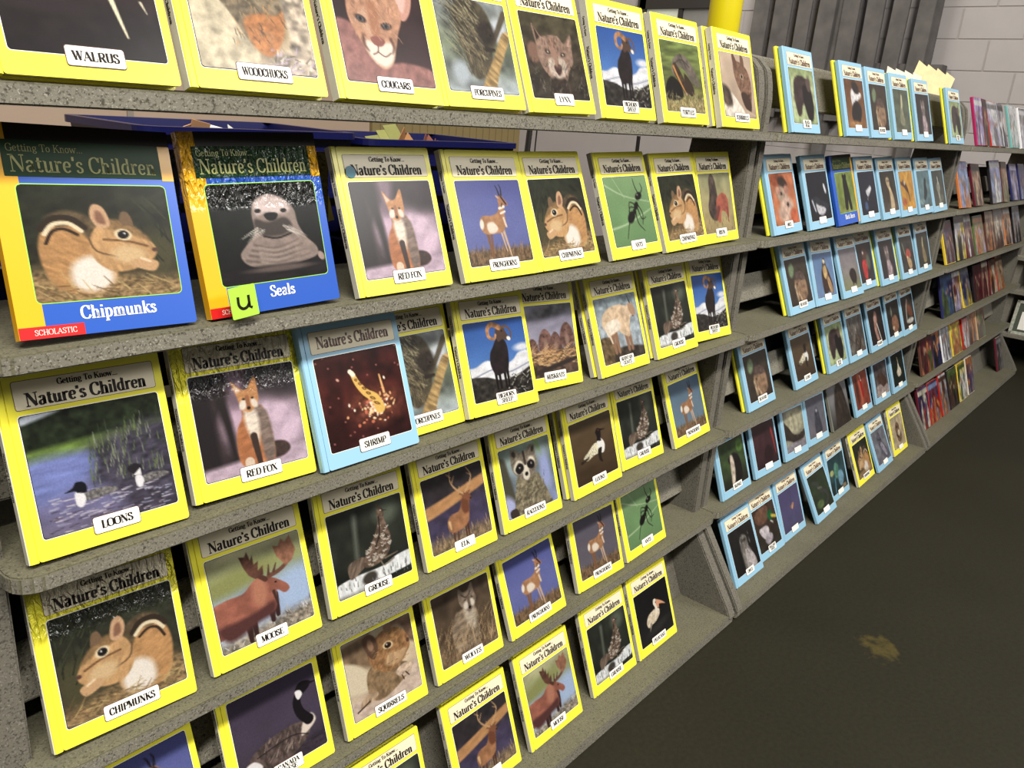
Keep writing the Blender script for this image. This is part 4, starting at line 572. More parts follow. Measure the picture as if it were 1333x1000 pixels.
# ------------------------------------------------------------------ room
def struct(o): o['kind'] = 'structure'; return o
mb = MB(); mb.box(-6, -9, -.1, 6.5, 6.0, 0); struct(link('floor', mb.mesh('floor', M_FLOOR)))
mb = MB(); mb.box(-6, 6.0, 0, 6.7, 6.2, 4.2); struct(link('wall_back', mb.mesh('wall_back', M_PLAS)))
mb = MB(); mb.box(3.15, 5.985, 0, 3.2, 6.0, 4.2); struct(link('trim_1', mb.mesh('trim_1', mat('seam_strip', (150, 140, 130), .7))))
we = struct(link('wall_right', None)); mb = MB(); mb.box(6.505, -3.2, 0, 6.7, 6.0, 4.2); link('wall_core', mb.mesh('wall_core', M_JOINT), we)
bx = MB(); bx.box(.0, .0025, .0025, .03, .3975, .1975); blk = bx.mesh('block', M_BLOCK, .004)
for r in range(21):
    for c in range(15 if r > 5 else 0):
        y = -.34 + c * .4 - (.2 if r % 2 else 0)
        if y + .4 < 6.0: link('block', blk, we, (6.5, y, r * .2))
mb = MB(); mb.box(6.5, -.54, 0, 6.53, 6.0, 1.2); mb.box(6.5, -3.2, 0, 6.53, -.54, 4.2); link('painted_panel', mb.mesh('painted_panel', M_BLOCK), we)
# small window high on the end wall
wn = struct(link('window_1', None, loc=(6.5, 3.02, 2.09)))
mb = MB()
for a in ((-.06, -.40, -.2, 0, .40, -.15), (-.06, -.40, .13, 0, .40, .30), (-.06, -.40, -.2, 0, -.34, .30), (-.06, .34, -.2, 0, .42, .30), (-.05, -.02, -.2, 0, .02, .24)): mb.box(*a)
link('window_frame', mb.mesh('window_frame', mat('dark_frame_paint', (46, 44, 42), .5)), wn)
mp = MB(); mp.box(-.03, .02, -.15, -.02, .34, .13); link('pane', mp.mesh('pane', mat('pane_daylit', (196, 200, 184), .2, .5, .15, 12, emit=.35)), wn)
mp = MB(); mp.box(-.03, -.34, -.15, -.02, -.02, .13); link('pane', mp.mesh('pane', mat('pane_dull', (128, 128, 126), .25, .5, .3, 9, emit=.1)), wn)
# pallet of grey boards stood on end against the wall
pl = tag(link('wooden_pallet', None, loc=(6.42, 1.6, 0)), 'weathered dark grey wooden pallet standing upright against the block wall', 'pallet')
random.seed(5)
for i in range(8):
    y = .66 - i * .172; w = .118 + random.uniform(-.015, .02); mb = MB(); t = random.uniform(-.01, .01)
    mb.prism([(y - w / 2 + t, 1.42), (y + w / 2 + t, 1.42), (y + w / 2 - t, 2.9), (y - w / 2 - t, 2.9)], -.06 + random.uniform(-.006, .006), -.035)
    link('slat', mb.mesh('slat', M_WOODP, .002), pl)
for z in (1.46, 1.74, 2.6): mb = MB(); mb.box(-.034, -.72, z, .07, .74, z + .09); link('bearer', mb.mesh('bearer', M_WOODP, .003), pl)
for y in (-.62, .0, .64): mb = MB(); mb.box(-.03, y, 0, .04, y + .09, 2.6); link('post', mb.mesh('post', M_WOODP, .003), pl)
mb = MB(); mb.tube([(0, 0, 0), (0, 0, 4.2)], .088, 24); o = link('yellow_post', mb.mesh('yellow_post', M_YPOLE, 0, True), None, (4.40, 1.5, 0)); tag(o, 'round bright yellow painted post behind the near rack', 'post')
# tan ribbed board behind the near rack
tb = tag(link('ribbed_board', None, loc=(3.45, 2.6, 0)), 'tan vertically ribbed wooden board standing behind the near rack', 'board')
mb = MB(); mb.box(-.58, .012, 0, .60, .03, 1.36); link('backing', mb.mesh('backing', mat('tan_board', (126, 110, 74), .7, .3, .15, 6)), tb)
bx = MB(); bx.box(0, .008, 0, .0545, .012, 1.36); sl = bx.mesh('slat', mat('tan_board', (0, 0, 0)), .002)
for i in range(21): link('slat', sl, tb, (-.58 + i * .0562, 0, 0))
# black cord and rod behind
mb = MB(); mb.tube([(2.47, 1.2, 1.42), (2.468, 1.2, 1.26), (2.455, 1.2, 1.1), (2.44, 1.2, .0)], .011, 8); tag(link('metal_rod', mb.mesh('metal_rod', mat('black_steel', (26, 22, 22), .4))), 'thin black upright rod seen under the top shelf behind the chipmunk book', 'rod')
mb = MB(); mb.tube([(2.482, 1.19, 1.33), (2.52, 1.19, 1.31), (2.60, 1.19, 1.312), (2.68, 1.19, 1.34), (2.7, 1.19, 1.4)], .004, 6); mb.tube([(2.50, 1.19, 1.31), (2.495, 1.19, 1.2), (2.49, 1.19, .0)], .003, 6)
tag(link('hanging_cord', mb.mesh('hanging_cord', mat('black_steel', (0, 0, 0)))), 'thin black cord looping beside the black upright rod', 'cord')
mb = MB(); mb.tube([(3.22, 1.2, 0), (3.22, 1.2, 1.262)], .009, 6); tag(link('short_rod', mb.mesh('short_rod', mat('black_steel', (0, 0, 0)))), 'short black rod end rising behind the ants book on the second shelf', 'rod')

# ------------------------------------------------------------------ display racks
ZR = [1.2939, 1.0336, .7889, .5117, .2647, 0.0]
YF = [.002, -.001, -.012, -.002, -.006, -.108]
def rack(x0, x1, label, backtop, p1, p2, rails=(0, 1, 2, 3, 4), posts=()):
    rk = tag(link('display_rack', None, loc=((x0 + x1) / 2, .1, 0)), label, 'rack', 'speckled grey display racks standing end to end'); cx = (x0 + x1) / 2
    prof = [(.045, ZR[4] + ZO - .03), (.05, 1.40)]
    for k in range(7): a = math.pi - k * math.pi / 6; prof.append((.125 + .07 * math.cos(a), 1.435 + .07 * math.sin(a)))
    prof += [(.27, .9), (.34, 0), (-.10, 0), (-.112, .03), (-.095, .06)]
    for a, b_ in (p1, p2):
        mb = MB(); mb.prism([(y - .1, z) for y, z in prof], a - cx, b_ - cx); link('side_panel', mb.mesh('side_panel', M_RACKD, .003), rk)
    for i in range(6):
        yf = YF[i] - .1; mb = MB(); th = .022 if i < 5 else .03; z = ZR[i] + ZO; r = .03 if i < 5 else .006; yb_ = .14
        xa, xb = (x0 - cx, x1 - cx) if i < 5 else (p1[0] - cx, p2[1] - cx)
        pts = [(xa, yb_), (xa, yf + r)] + [(xa + r - r * math.cos(a), yf + r - r * math.sin(a)) for a in (.4, .8, 1.2, 1.57)] + [(xb - r + r * math.sin(a), yf + r - r * math.cos(a)) for a in (0, .4, .8, 1.2)] + [(xb, yf + r), (xb, yb_)]
        mb.prism(pts, z - th, z - .0006, 'z', 1); mb.mi[-len(pts) - 1] = 0; link('shelf', mb.mesh('shelf', [M_SHELF, M_RACK], .002), rk)
    Rt = Matrix.Rotation(-.35, 4, 'X')
    for i in rails:
        z = ZR[i] + ZO; mb = MB(); y = .078 if i else .084
        Mx = Matrix.Translation((0, y + .012, z + (.05 if i else .062))) @ Rt; Mx = Matrix.Translation((0, -.1 + .0, 0)) @ Mx
        hh = .075 if i else .128
        mb.box(p1[1] - cx + .001, 0, 0, p2[0] - cx - .001, .012, hh, M=Mx); link('back_rail', mb.mesh('back_rail', M_RACK, .002), rk)
    for x, i in posts:
        z = ZR[i] + ZO; mb = MB(); mb.box(x - cx, .035, z, x - cx + .032, .05, z + .19); link('bracket', mb.mesh('bracket', M_RACK, .002), rk)
    mb = MB(); Mx = Matrix.Translation((0, -.1 + .045, .036)) @ Matrix.Rotation(-.42, 4, 'X'); mb.box(p1[1] - cx + .001, 0, .0, p2[0] - cx - .001, .014, .17, M=Mx); link('base_board', mb.mesh('base_board', M_RACKD, .002), rk)
    mb = MB(); mb.box(p1[1] - cx + .001, -.03, ZO, p2[0] - cx - .001, -.008, ZO + .012); link('ledge', mb.mesh('ledge', M_RACK, .002), rk)
    mb = MB(); mb.box(p1[1] - cx + .001, .142, .04, p2[0] - cx - .001, .15, backtop); link('dark_backing', mb.mesh('dark_backing', M_BACK), rk)  # near-black sheet put in for the darkness behind the shelves
    return rk
rack(.238, 1.980, 'nearest speckled grey rack full of yellow animal books', .86, (.208, .250), (1.937, 1.972), rails=(2, 3, 4), posts=((.492, 1), (.722, 1), (1.30, 1), (1.56, 1)))
rack(1.9815, 3.856, 'middle speckled grey rack holding mostly light blue animal books', 1.235, (1.986, 2.018), (3.815, 3.85), rails=(0, 2, 3, 4, 1))
rack(3.862, 5.82, 'farthest speckled grey rack of mixed coloured cases and paperbacks', 1.22, (3.868, 3.902), (5.72, 5.762), rails=(2, 3, 4, 1))
# low rack on the end wall, turned towards the room
cr = tag(link('corner_rack', None, loc=(6.2, -.6, 0)), 'low grey shelf unit on the end wall at the far right', 'rack')
mb = MB(); mb.prism([(-.2, 0), (.28, 0), (.28, .95), (.0, .95), (-.1, .5)], .66, .70, 'y'); link('side_panel', mb.mesh('side_panel', M_RACKD, .003), cr)
mb = MB(); mb.prism([(-.2, 0), (.28, 0), (.28, .95), (.0, .95), (-.1, .5)], -.74, -.70, 'y'); link('side_panel', mb.mesh('side_panel', M_RACKD, .003), cr)
for z, xf in ((.20, -.22), (.47, -.17), (.68, -.14)): mb = MB(); mb.box(xf, -.74, z - .025, .24, .72, z); link('shelf', mb.mesh('shelf', M_RACK, .003), cr)
mb = MB(); mb.box(.2, -.70, .02, .22, .66, .94); link('dark_backing', mb.mesh('dark_backing', M_BACK), cr)
fc = tag(link('framed_certificate', None, loc=(6.0, -.12, .2005), rot=(0, .3, 0)), 'framed white certificate with ornate border leaning on the low corner shelf', 'certificate')
mb = MB()
for a in ((0, -.15, 0, .015, .15, .02), (0, -.15, .2, .015, .15, .22), (0, -.15, 0, .015, -.13, .22), (0, .13, 0, .015, .15, .22)): mb.box(*a)
link('frame', mb.mesh('frame', mat('marbled_frame', (150, 152, 140), .4, .5, .7, 60), .002), fc)
mb = MB(); mb.box(.006, -.13, .02, .012, .13, .2); link('dark_mount', mb.mesh('dark_mount', mat('dark_mount', (52, 60, 46), .6)), fc)
mb = MB(); mb.box(.004, -.105, .035, .0055, .105, .15); link('paper', mb.mesh('paper', mat('certificate_paper', (214, 212, 206), .6)), fc)
mb = MB()
for i, (a, b_) in enumerate(((-.05, .05), (-.08, .08), (-.07, .07), (-.08, .06), (-.04, .04))): mb.box(.0033, a, .128 - i * .018, .0038, b_, .131 - i * .018)
link('printed_lines', mb.mesh('printed_lines', mat('grey_ink', (110, 110, 112), .7)), fc)

# blue plastic bins on a table behind the near rack
tb = tag(link('back_table', None, loc=(1.0, .62, 0)), 'dark table carrying blue bins behind the near rack', 'table')
mb = MB(); mb.box(-.75, -.24, .86, .55, .3, .89); link('table_top', mb.mesh('table_top', M_BACK, .003), tb)
for x in (-.7, .5):
    for y in (-.2, .26): mb = MB(); mb.box(x - .02, y - .02, 0, x + .02, y + .02, .86); link('leg', mb.mesh('leg', M_BACK), tb)
def bin_(x0, x1, y0, y1, z0, z1, label):
    cx, cy = (x0 + x1) / 2, (y0 + y1) / 2; w, d, h = (x1 - x0) / 2, (y1 - y0) / 2, z1 - z0
    t = tag(link('storage_bin', None, loc=(cx, cy, z0)), label, 'bin', 'navy plastic bins behind the near rack')
    mb = MB(); k = .9; th = .006
    for s in (0, 1):
        e = th * s; a = [(-w * k + e, -d * k + e), (w * k - e, -d * k + e), (w * k - e, d * k - e), (-w * k + e, d * k - e)]; b_ = [(-w + e, -d + e), (w - e, -d + e), (w - e, d - e), (-w + e, d - e)]
        zb = th * s; mb.add([(x, y, zb) for x, y in a] + [(x, y, h) for x, y in b_], [(0, 1, 2, 3)] + [(i, (i + 1) % 4, (i + 1) % 4 + 4, i + 4) for i in range(4)])
    link('tub', mb.mesh('tub', M_NAVY), t)
    mb = MB(); q = .012
    o_ = rrect(-w - q, -d - q, w + q, d + q, .03); i_ = rrect(-w + th, -d + th, w - th, d - th, .02); n = len(o_)
    for z in (h - .012, h): mb.add([(x, y, z) for x, y in o_] + [(x, y, z) for x, y in i_], [(i, (i + 1) % n, (i + 1) % n + n, i + n) for i in range(n)])
    mb.add([(x, y, h - .012) for x, y in o_] + [(x, y, h) for x, y in o_], [(i, (i + 1) % n, (i + 1) % n + n, i + n) for i in range(n)])
    link('rim', mb.mesh('rim', M_NAVY), t)
    for zz in (.35, .7): mb = MB(); mb.box(-w * .97 - .004, -d - .004, h * zz, w * .97 + .004, -d + .012, h * zz + .012); link('rib', mb.mesh('rib', M_NAVY, .002), t)
bin_(.62, 1.02, .42, .70, 1.085, 1.272, 'upper navy plastic bin of papers behind the two large chipmunk and seal books')
bin_(1.06, 1.49, .42, .70, 1.085, 1.262, 'upper navy plastic bin of leaflets behind the red fox book')
bin_(.36, .92, .38, .70, .8905, 1.08, 'lower navy plastic bin in the gap between the large chipmunk and seal books')
bin_(.97, 1.44, .38, .70, .8905, 1.08, 'lower navy plastic bin in the gap beside the red fox book')
def leaf(name, x, y, z, w, h, rot, c, label, fold=.3):
    mb = MB(); n = 4; th = .0015
    for i in range(n):
        a, b_ = -w / 2 + w * i / n, -w / 2 + w * (i + 1) / n; za = fold * w * (i % 2) * .3; zb = fold * w * ((i + 1) % 2) * .3
        mb.add([(a, za, 0), (b_, zb, 0), (b_, zb + th, 0), (a, za + th, 0), (a, za + .01, h), (b_, zb + .01, h * .93), (b_, zb + .01 + th, h * .93), (a, za + .01 + th, h)], [(0, 3, 2, 1), (4, 5, 6, 7), (0, 1, 5, 4), (1, 2, 6, 5), (2, 3, 7, 6), (3, 0, 4, 7)])
    return tag(link(name, mb.mesh(name, mat(name + str(c[0]), c, .6, .3, .25, 30)), None, (x, y, z), rot), label, 'paper')
leaf('folded_leaflet', .70, .50, 1.15, .13, .135, (.5, -.2, .3), (196, 150, 112), 'crumpled tan and white leaflet poking out of the left navy bin')
leaf('folded_leaflet', .86, .55, 1.14, .15, .14, (-.3, .1, .1), (206, 204, 196), 'white paper lying in the left navy bin above the seal book')
leaf('folded_leaflet', .868, .35, 1.12, .035, .135, (-.1, .1, .0), (222, 220, 206), 'white card slip beside the seal book cover edge')
leaf('folded_leaflet', .912, .35, 1.12, .028, .125, (-.1, -.15, .0), (214, 196, 116), 'pale yellow card slip left of the red fox book')
leaf('folded_leaflet', 1.17, .47, 1.15, .11, .125, (.2, .5, .2), (176, 128, 84), 'orange brown folded leaflet standing above the red fox book')
leaf('folded_leaflet', 1.235, .49, 1.15, .10, .145, (-.2, -.5, -.1), (140, 142, 84), 'green and yellow leaflet peak above the red fox book')
leaf('folded_leaflet', 1.33, .56, 1.15, .08, .115, (.2, .3, .2), (134, 84, 70), 'reddish brown leaflet behind the first pronghorn book')
c_ = leaf('paper_card', 3.42, .19, 1.46, .15, .125, (-.15, .12, -.7), (216, 212, 190), 'curved cream card standing behind the light blue books on the top shelf', .06)
c_ = leaf('paper_folder', 3.80, .22, 1.47, .17, .16, (-.12, .30, -.9), (226, 204, 156), 'tan folder standing up at the far end of the middle rack', .02)
# ------------------------------------------------------------------ books
W, H, TH = .1816, .21, .0125
Z = [z + ZO for z in ZR]
def pic_mat(name, creased=False):
    if name in _mats: return _mats[name]
    m = bpy.data.materials.new(name); m.use_nodes = True; nt = m.node_tree; b = nt.nodes['Principled BSDF']; L = nt.links.new
    a = nt.nodes.new('ShaderNodeAttribute'); a.attribute_name = 'Col'; tc = nt.nodes.new('ShaderNodeTexCoord'); n = nt.nodes.new('ShaderNodeTexNoise'); n.inputs['Scale'].default_value = 420; n.inputs['Detail'].default_value = 2
    L(tc.outputs['Object'], n.inputs['Vector']); mx = nt.nodes.new('ShaderNodeMix'); mx.data_type = 'RGBA'; mx.blend_type = 'OVERLAY'; mx.inputs['Factor'].default_value = .22
    L(a.outputs['Color'], mx.inputs['A']); L(n.outputs['Fac'], mx.inputs['B']); L(mx.outputs['Result'], b.inputs['Base Color']); b.inputs['Roughness'].default_value = .28; b.inputs['Specular IOR Level'].default_value = .22
    _mats[name] = m
    return wrinkle(m) if creased else m
M_PIC = pic_mat('printed_picture'); M_PICW = pic_mat('creased_picture', True)
M_YEL = mat('yellow_cover', (236, 228, 62), .33, .4, .04, 8); M_YELW = wrinkle(mat('yellow_cover_creased', (236, 228, 62), .33, .4))
M_BLU = mat('light_blue_cover', (140, 184, 210), .33, .4, .04, 8); M_GRY = mat('pale_grey_spine', (196, 193, 180), .5, .3, .12, 60)
M_GOLD = mat('golden_band', (232, 172, 30), .3, .5, .04, 8); M_ROY = mat('royal_blue_cover', (38, 84, 178), .3, .5, .05, 8); M_GRN = mat('dark_green_header', (26, 56, 30), .4, .15)
M_GOLDW = wrinkle(mat('golden_band_creased', (232, 172, 30), .3, .5)); M_ROYW = wrinkle(mat('royal_blue_creased', (38, 84, 178), .3, .5)); M_GRNW = wrinkle(mat('green_header_creased', (26, 56, 30), .3, .4)); M_CREAMW = wrinkle(mat('cream_panel_creased', (222, 212, 184), .4, .3))
M_CREAM = mat('cream_panel', (222, 212, 184), .4, .3); M_INK = mat('black_ink', (28, 22, 20), .5, .2); M_BRN = mat('brown_ink', (84, 50, 40), .5); M_PAGE = mat('page_paper', (214, 208, 190), .8, .2, .15, 120)
M_WHT = mat('white_plate', (236, 234, 226), .4, .3); M_RED = mat('red_tab', (206, 30, 32), .35, .4); M_LIME = mat('lime_line', (150, 206, 80), .5); M_OCH = mat('gold_lettering', (150, 150, 84), .5)
_me = {}
def cached(key, fn):
    if key not in _me: _me[key] = fn()
    return _me[key]
def cover_mesh(w, h, th, m, key):
    def f():
        mb = MB(); x0, x1 = -w / 2, w / 2
        for a, b_ in ((0, .0024), (th - .0024, th)): mb.prism(rrect(x0 + .0095, 0, x1, h, .0035, 3), a, b_, 'y')
        mb.box(x0 + .0082, .0011, 0, x0 + .0097, th - .0011, h)
        mb.prism([(x0 + .0084, 0), (x0 + .0084, th), (x0 + .0015, th), (x0, th - .002), (x0, .002), (x0 + .0015, 0)], 0, h, 'z')
        return mb.mesh('cover', m)
    return cached(('cover', key, w, h, th), f)
def simple(key, fn, name, m):
    def f(): mb = MB(); fn(mb); return flat_mesh(mb, name, m)
    return cached(key, f)
def poly(mb, pts, y, mi=0): mb.add([(x, y, z) for x, z in pts], [tuple(range(len(pts)))], mi)
def picture(name, fn, res, x0, z0, x1, z1, r, flip, m, dim=1):
    def f():
        nx, ny = res; p = Pic(nx, ny, sum(map(ord, name)) % 97 + 3); fn(p); A = p.A[:, ::-1] if flip else p.A
        g = A.mean(2, keepdims=True); A = (g + (A - g) * .86) * .95; A = lin(np.clip(A, 0, 255) * dim) * .70
        u = np.linspace(0, 1, nx); v = np.linspace(0, 1, ny); ww, hh = x1 - x0, z1 - z0
        if r: v = np.unique(np.concatenate([v])); 
        dz = np.minimum(v, 1 - v) * hh; ins = np.where(dz < r, r - np.sqrt(np.maximum(r * r - (r - dz) ** 2, 0)), 0)
        X = x0 + ins[:, None] + u[None, :] * (ww - 2 * ins[:, None]); Z = np.repeat((z1 - v * hh)[:, None], nx, 1)
        co = np.stack([X, np.full_like(X, -.0006), Z], -1).reshape(-1, 3)
        i = np.arange(nx * ny).reshape(ny, nx); q = np.stack([i[:-1, :-1], i[1:, :-1], i[1:, 1:], i[:-1, 1:]], -1).reshape(-1, 4)
        me = bpy.data.meshes.new('picture'); me.vertices.add(len(co)); me.vertices.foreach_set('co', co.astype(np.float32).ravel()); me.loops.add(q.size); me.polygons.add(len(q))
        me.loops.foreach_set('vertex_index', q.ravel().astype(np.int32)); me.polygons.foreach_set('loop_start', (np.arange(len(q)) * 4).astype(np.int32)); me.update(calc_edges=True); me.validate()
        ca = me.color_attributes.new('Col', 'FLOAT_COLOR', 'POINT'); c4 = np.ones((nx * ny, 4), np.float32); c4[:, :3] = A.reshape(-1, 3); ca.data.foreach_set('color', c4.ravel())
        me.materials.append(m); return me
    return cached(('pic', name, res, x0, z0, x1, z1, flip, m.name), f)
PX0, PX1, PZ0, PZ1 = -.0722, .0800, .0236, .1600
FILL = [(k, -.0) for k in ()]
def nature_book(pic, fn, x, y, z, roll, tilt, plate, label, kind='Y', res=(70, 62), creased=False, flip=False, group=None, lettering=True, yaw=0, getting=True, bare=False, dim=1):
    TH = .0125 if z < Z[0] - .01 or kind == 'B' or x > 2 else .0165
    lift = TH * math.sin(tilt) + abs(math.sin(roll)) * W / 2 * math.cos(tilt)
    Mx = Matrix.Translation((x, y, z + lift)) @ Matrix.Rotation(yaw, 4, 'Z') @ Matrix.Rotation(-tilt, 4, 'X') @ Matrix.Rotation(-roll, 4, 'Y')
    t = bpy.data.objects.new('picture_book', None); col.objects.link(t); t.matrix_world = Mx; t.empty_display_size = .05
    tag(t, label, 'book', group)
    cm = {'Y': M_YELW if creased else M_YEL, 'B': M_BLU}[kind]
    link('cover', cover_mesh(W, H, TH, cm, cm.name), t)
    link('page_block', cached(('pages', TH), lambda: (lambda mb: (mb.box(-W / 2 + .009, .0024, .003, W / 2 - .003, TH - .0024, H - .003), mb.mesh('page_block', M_PAGE))[1])(MB())), t)
    if kind == 'Y':
        sp = link('spine', cached(('spine', TH), lambda: (lambda mb: (mb.box(-W / 2 - .0006, .0012, .0, -W / 2 + .0004, TH - .0012, H), mb.mesh('spine', M_GRY))[1])(MB())), t)
        if lettering:
            def sl(mb):
                Q = Matrix.Translation((-W / 2 - .0006, .0082, .175)) @ Matrix(((0, 0, -1, 0), (0, 0, 0, 0), (-1, 0, 0, 0), (0, 0, 0, 1)))
                # word runs down the spine: local x -> -z, local z -> -y
                Q = Matrix(((0, 0, 0, -W / 2 - .0010), (0, 0, -1, TH - .0035), (-1, 0, 0, .178), (0, 0, 0, 1)))
                text_mb(mb, 'Getting To Know', .0042, .018, .0012, .034, 1, 0, Q); text_mb(mb, "Nature's Children", .0058, .080, .0004, .072, 1.1, 0, Q)
            link('spine_lettering', simple(('spl', TH), sl, 'spine_lettering', M_INK), sp)
    if not bare:
        def tp(mb): poly(mb, rrect(-.0735, .1665, .0815, .1992, .003), -.0002, 1); poly(mb, rrect(-.0729, .1671, .0809, .1986, .0026), -.0004, 0)
        def ftp(): mb = MB(); tp(mb); me = flat_mesh(mb, 'title_panel', M_CREAMW if creased else M_CREAM); me.materials.append(M_BRN); me.polygons.foreach_set('material_index', mb.mi); return me
        pn = link('title_panel', cached(('tp', creased), ftp), t)
        if lettering == 2 or lettering is True:
            def tl(mb):
                if getting: text_mb(mb, 'Getting To Know...', .0066, .006, .1892, .074, 1.2, -.0007)
                text_mb(mb, "Nature's Children", .0142 if getting else .016, .004, .1702 if getting else .1745, .132, 1.22, -.0007)
            link('title_lettering', simple(('tl', kind, getting), tl, 'title_lettering', M_INK if kind == 'Y' else M_BRN), pn)
    pc = link('picture', picture(pic, fn, res, PX0, PZ0, PX1, PZ1, .003, flip, M_PICW if creased else M_PIC, dim), t)
    def pb():
        mb = MB(); poly(mb, rrect(PX0 - .0015, PZ0 - .0015, PX1 + .0015, PZ1 + .0015, .004), -.0002, 0); poly(mb, rrect(PX0 - .0007, PZ0 - .0007, PX1 + .0007, PZ1 + .0007, .0034), -.0004, 1)
        me = flat_mesh(mb, 'picture_border', M_WHT); me.materials.append(M_INK); me.polygons.foreach_set('material_index', mb.mi); return me
    link('picture_border', cached('pb', pb), pc)
    if plate:
        two = plate.split('/'); n = max(len(a) for a in two); wd = (.030 + .0045 * n if len(two) == 1 else .052) / 2; wd = min(max(wd, .026), .036)
        c = .006; z0, z1 = (.0128, .0318) if len(two) == 1 else (.0118, .0328)
        def np_():
            mb = MB(); poly(mb, rrect(c - wd - .0007, z0 - .0007, c + wd + .0007, z1 + .0007, .003), -.0009, 1); poly(mb, rrect(c - wd, z0, c + wd, z1, .0026), -.0012, 0)
            me = flat_mesh(mb, 'name_plate', M_WHT); me.materials.append(M_BRN); me.polygons.foreach_set('material_index', mb.mi); return me
        npl = link('name_plate', cached(('np', round(wd, 4), len(two)), np_), t)
        if plate != '-':
            def nl(mb):
                if len(two) == 1: text_mb(mb, plate, .0088, c, .0180, wd * 1.66, 1.35, -.0015)
                else: text_mb(mb, two[0], .0074, c, .0232, wd * 1.6, 1.3, -.0015); text_mb(mb, two[1], .0074, c, .0142, wd * 1.5, 1.3, -.0015)
            link('name_lettering', simple(('nl', plate), nl, 'name_lettering', M_INK), npl)
    return t
def big_book(pic, fn, x, y, z, roll, tilt, word, label, w=.19, h=.22, creased=False, flip=False, plain=False):
    th = .012; lift = th * math.sin(tilt) + abs(math.sin(roll)) * w / 2
    t = bpy.data.objects.new('picture_book', None); col.objects.link(t)
    t.matrix_world = Matrix.Translation((x, y, z + lift)) @ Matrix.Rotation(-tilt, 4, 'X') @ Matrix.Rotation(-roll, 4, 'Y'); tag(t, label, 'book')
    roy, gold, grn = (M_ROYW, M_GOLDW, M_GRNW) if creased else (M_ROY, M_GOLD, M_GRN)
    link('cover', cover_mesh(w, h, th, roy, roy.name + 'S'), t)
    link('page_block', cached(('pages', w), lambda: (lambda mb: (mb.box(-w / 2 + .009, .0024, .003, w / 2 - .003, th - .0024, h - .003), mb.mesh('page_block', M_PAGE))[1])(MB())), t)
    x0 = -w / 2
    def gb(mb): mb.box(x0 - .0003, -.0003, -.0, x0 + .0092, th + .0003, h + .0001); mb.box(x0 + .0092, -.0003, .0, x0 + .026, .001, h)
    if plain: gb = lambda mb: mb.box(w / 2 - .012, -.0003, .0, w / 2, .001, .1635)
    link('gold_band', simple(('gb', w, creased), gb, 'gold_band', gold), t)['label'] = 'golden yellow band'
    link('gold_corner', simple(('gc', w, creased), lambda mb: mb.box(w / 2 - .0135, -.0003, .164, w / 2, .001, h), 'gold_corner', gold), t)
    link('top_shade_band', simple(('tbd', w, creased), lambda mb: poly(mb, [(x0 + .02, .203), (w / 2, .203), (w / 2, h), (x0 + .02, h)], -.0005), 'top_shade_band', M_INK), t)  # black strip painting in the shadow along the cover's top
    hd = link('header_panel', simple(('hd', w, creased), lambda mb: poly(mb, rrect(x0 + .014, .166, w / 2 - .014, .203, .0005), -.0006), 'header_panel', grn), t)
    def hl(mb): text_mb(mb, 'Getting To Know...', .0074, x0 + .056, .1915, .08, .5, -.0009); text_mb(mb, "Nature's Children", .0165, .0, .171, .15, .75, -.0009)
    link('header_lettering', simple(('hl', w), hl, 'header_lettering', M_OCH), hd)
    pc = link('picture', picture(pic, fn, (110, 92), x0 + .022, .036, w / 2 - .013, .158, .005, flip, M_PICW if creased else M_PIC), t)
    link('picture_border', simple(('pbS', w), lambda mb: poly(mb, rrect(x0 + .021, .035, w / 2 - .012, .159, .006), -.0004), 'picture_border', M_LIME), pc)
    link('name_lettering', simple(('nlS', word), lambda mb: text_mb(mb, word, .0135, .008, .0165, .082, 1.0, -.0005), 'name_lettering', M_WHT), t)
    if plain: return t
    tbm = link('red_tab', simple(('tab', w), lambda mb: poly(mb, rrect(x0, .0, x0 + .064, .0125, .0003), -.0006), 'red_tab', M_RED), t)
    link('tab_lettering', simple(('tabl', w), lambda mb: text_mb(mb, 'SCHOLASTIC', .0055, x0 + .035, .0036, .046, .6, -.0009), 'tab_lettering', M_WHT), tbm)
    return t
def copy_behind(n, x, y, z, tilt, roll, label, kind='Y', dx=-.004, grp=None):
    """another copy tucked behind the front one: only its edge shows"""
    th = TH = .0125 if z < Z[0] - .01 or kind == 'B' or x > 2 else .0165; TH = th = .008 if x > 2 else TH; t = bpy.data.objects.new('picture_book', None); col.objects.link(t); y2 = y + ((.0125 if x > 2 else th) + .0016) / math.cos(tilt) * n
    t.matrix_world = Matrix.Translation((x + dx * n, y2, z + th * math.sin(tilt) + abs(math.sin(roll)) * W / 2)) @ Matrix.Rotation(-tilt, 4, 'X') @ Matrix.Rotation(-roll, 4, 'Y'); tag(t, label, 'book', grp)
    cm = M_YEL if kind == 'Y' else M_BLU
    link('cover', cover_mesh(W, H, TH, cm, cm.name), t); link('page_block', cached(('pages', TH), lambda: (lambda mb: (mb.box(-W / 2 + .009, .0024, .003, W / 2 - .003, TH - .0024, H - .003), mb.mesh('page_block', M_PAGE))[1])(MB())), t)
    if kind == 'Y' and x < 2: sp = link('spine', _me[('spine', TH)], t); link('spine_lettering', _me[('spl', TH)], sp)
    return t
BIG, MID, SML = (112, 100), (70, 62), (34, 30)
P2 = lambda p: pronghorn(p, ((84, 80, 96), (98, 92, 104)), .95)
P3 = lambda p: pronghorn(p, ((84, 112, 140), (100, 124, 144)), .9)
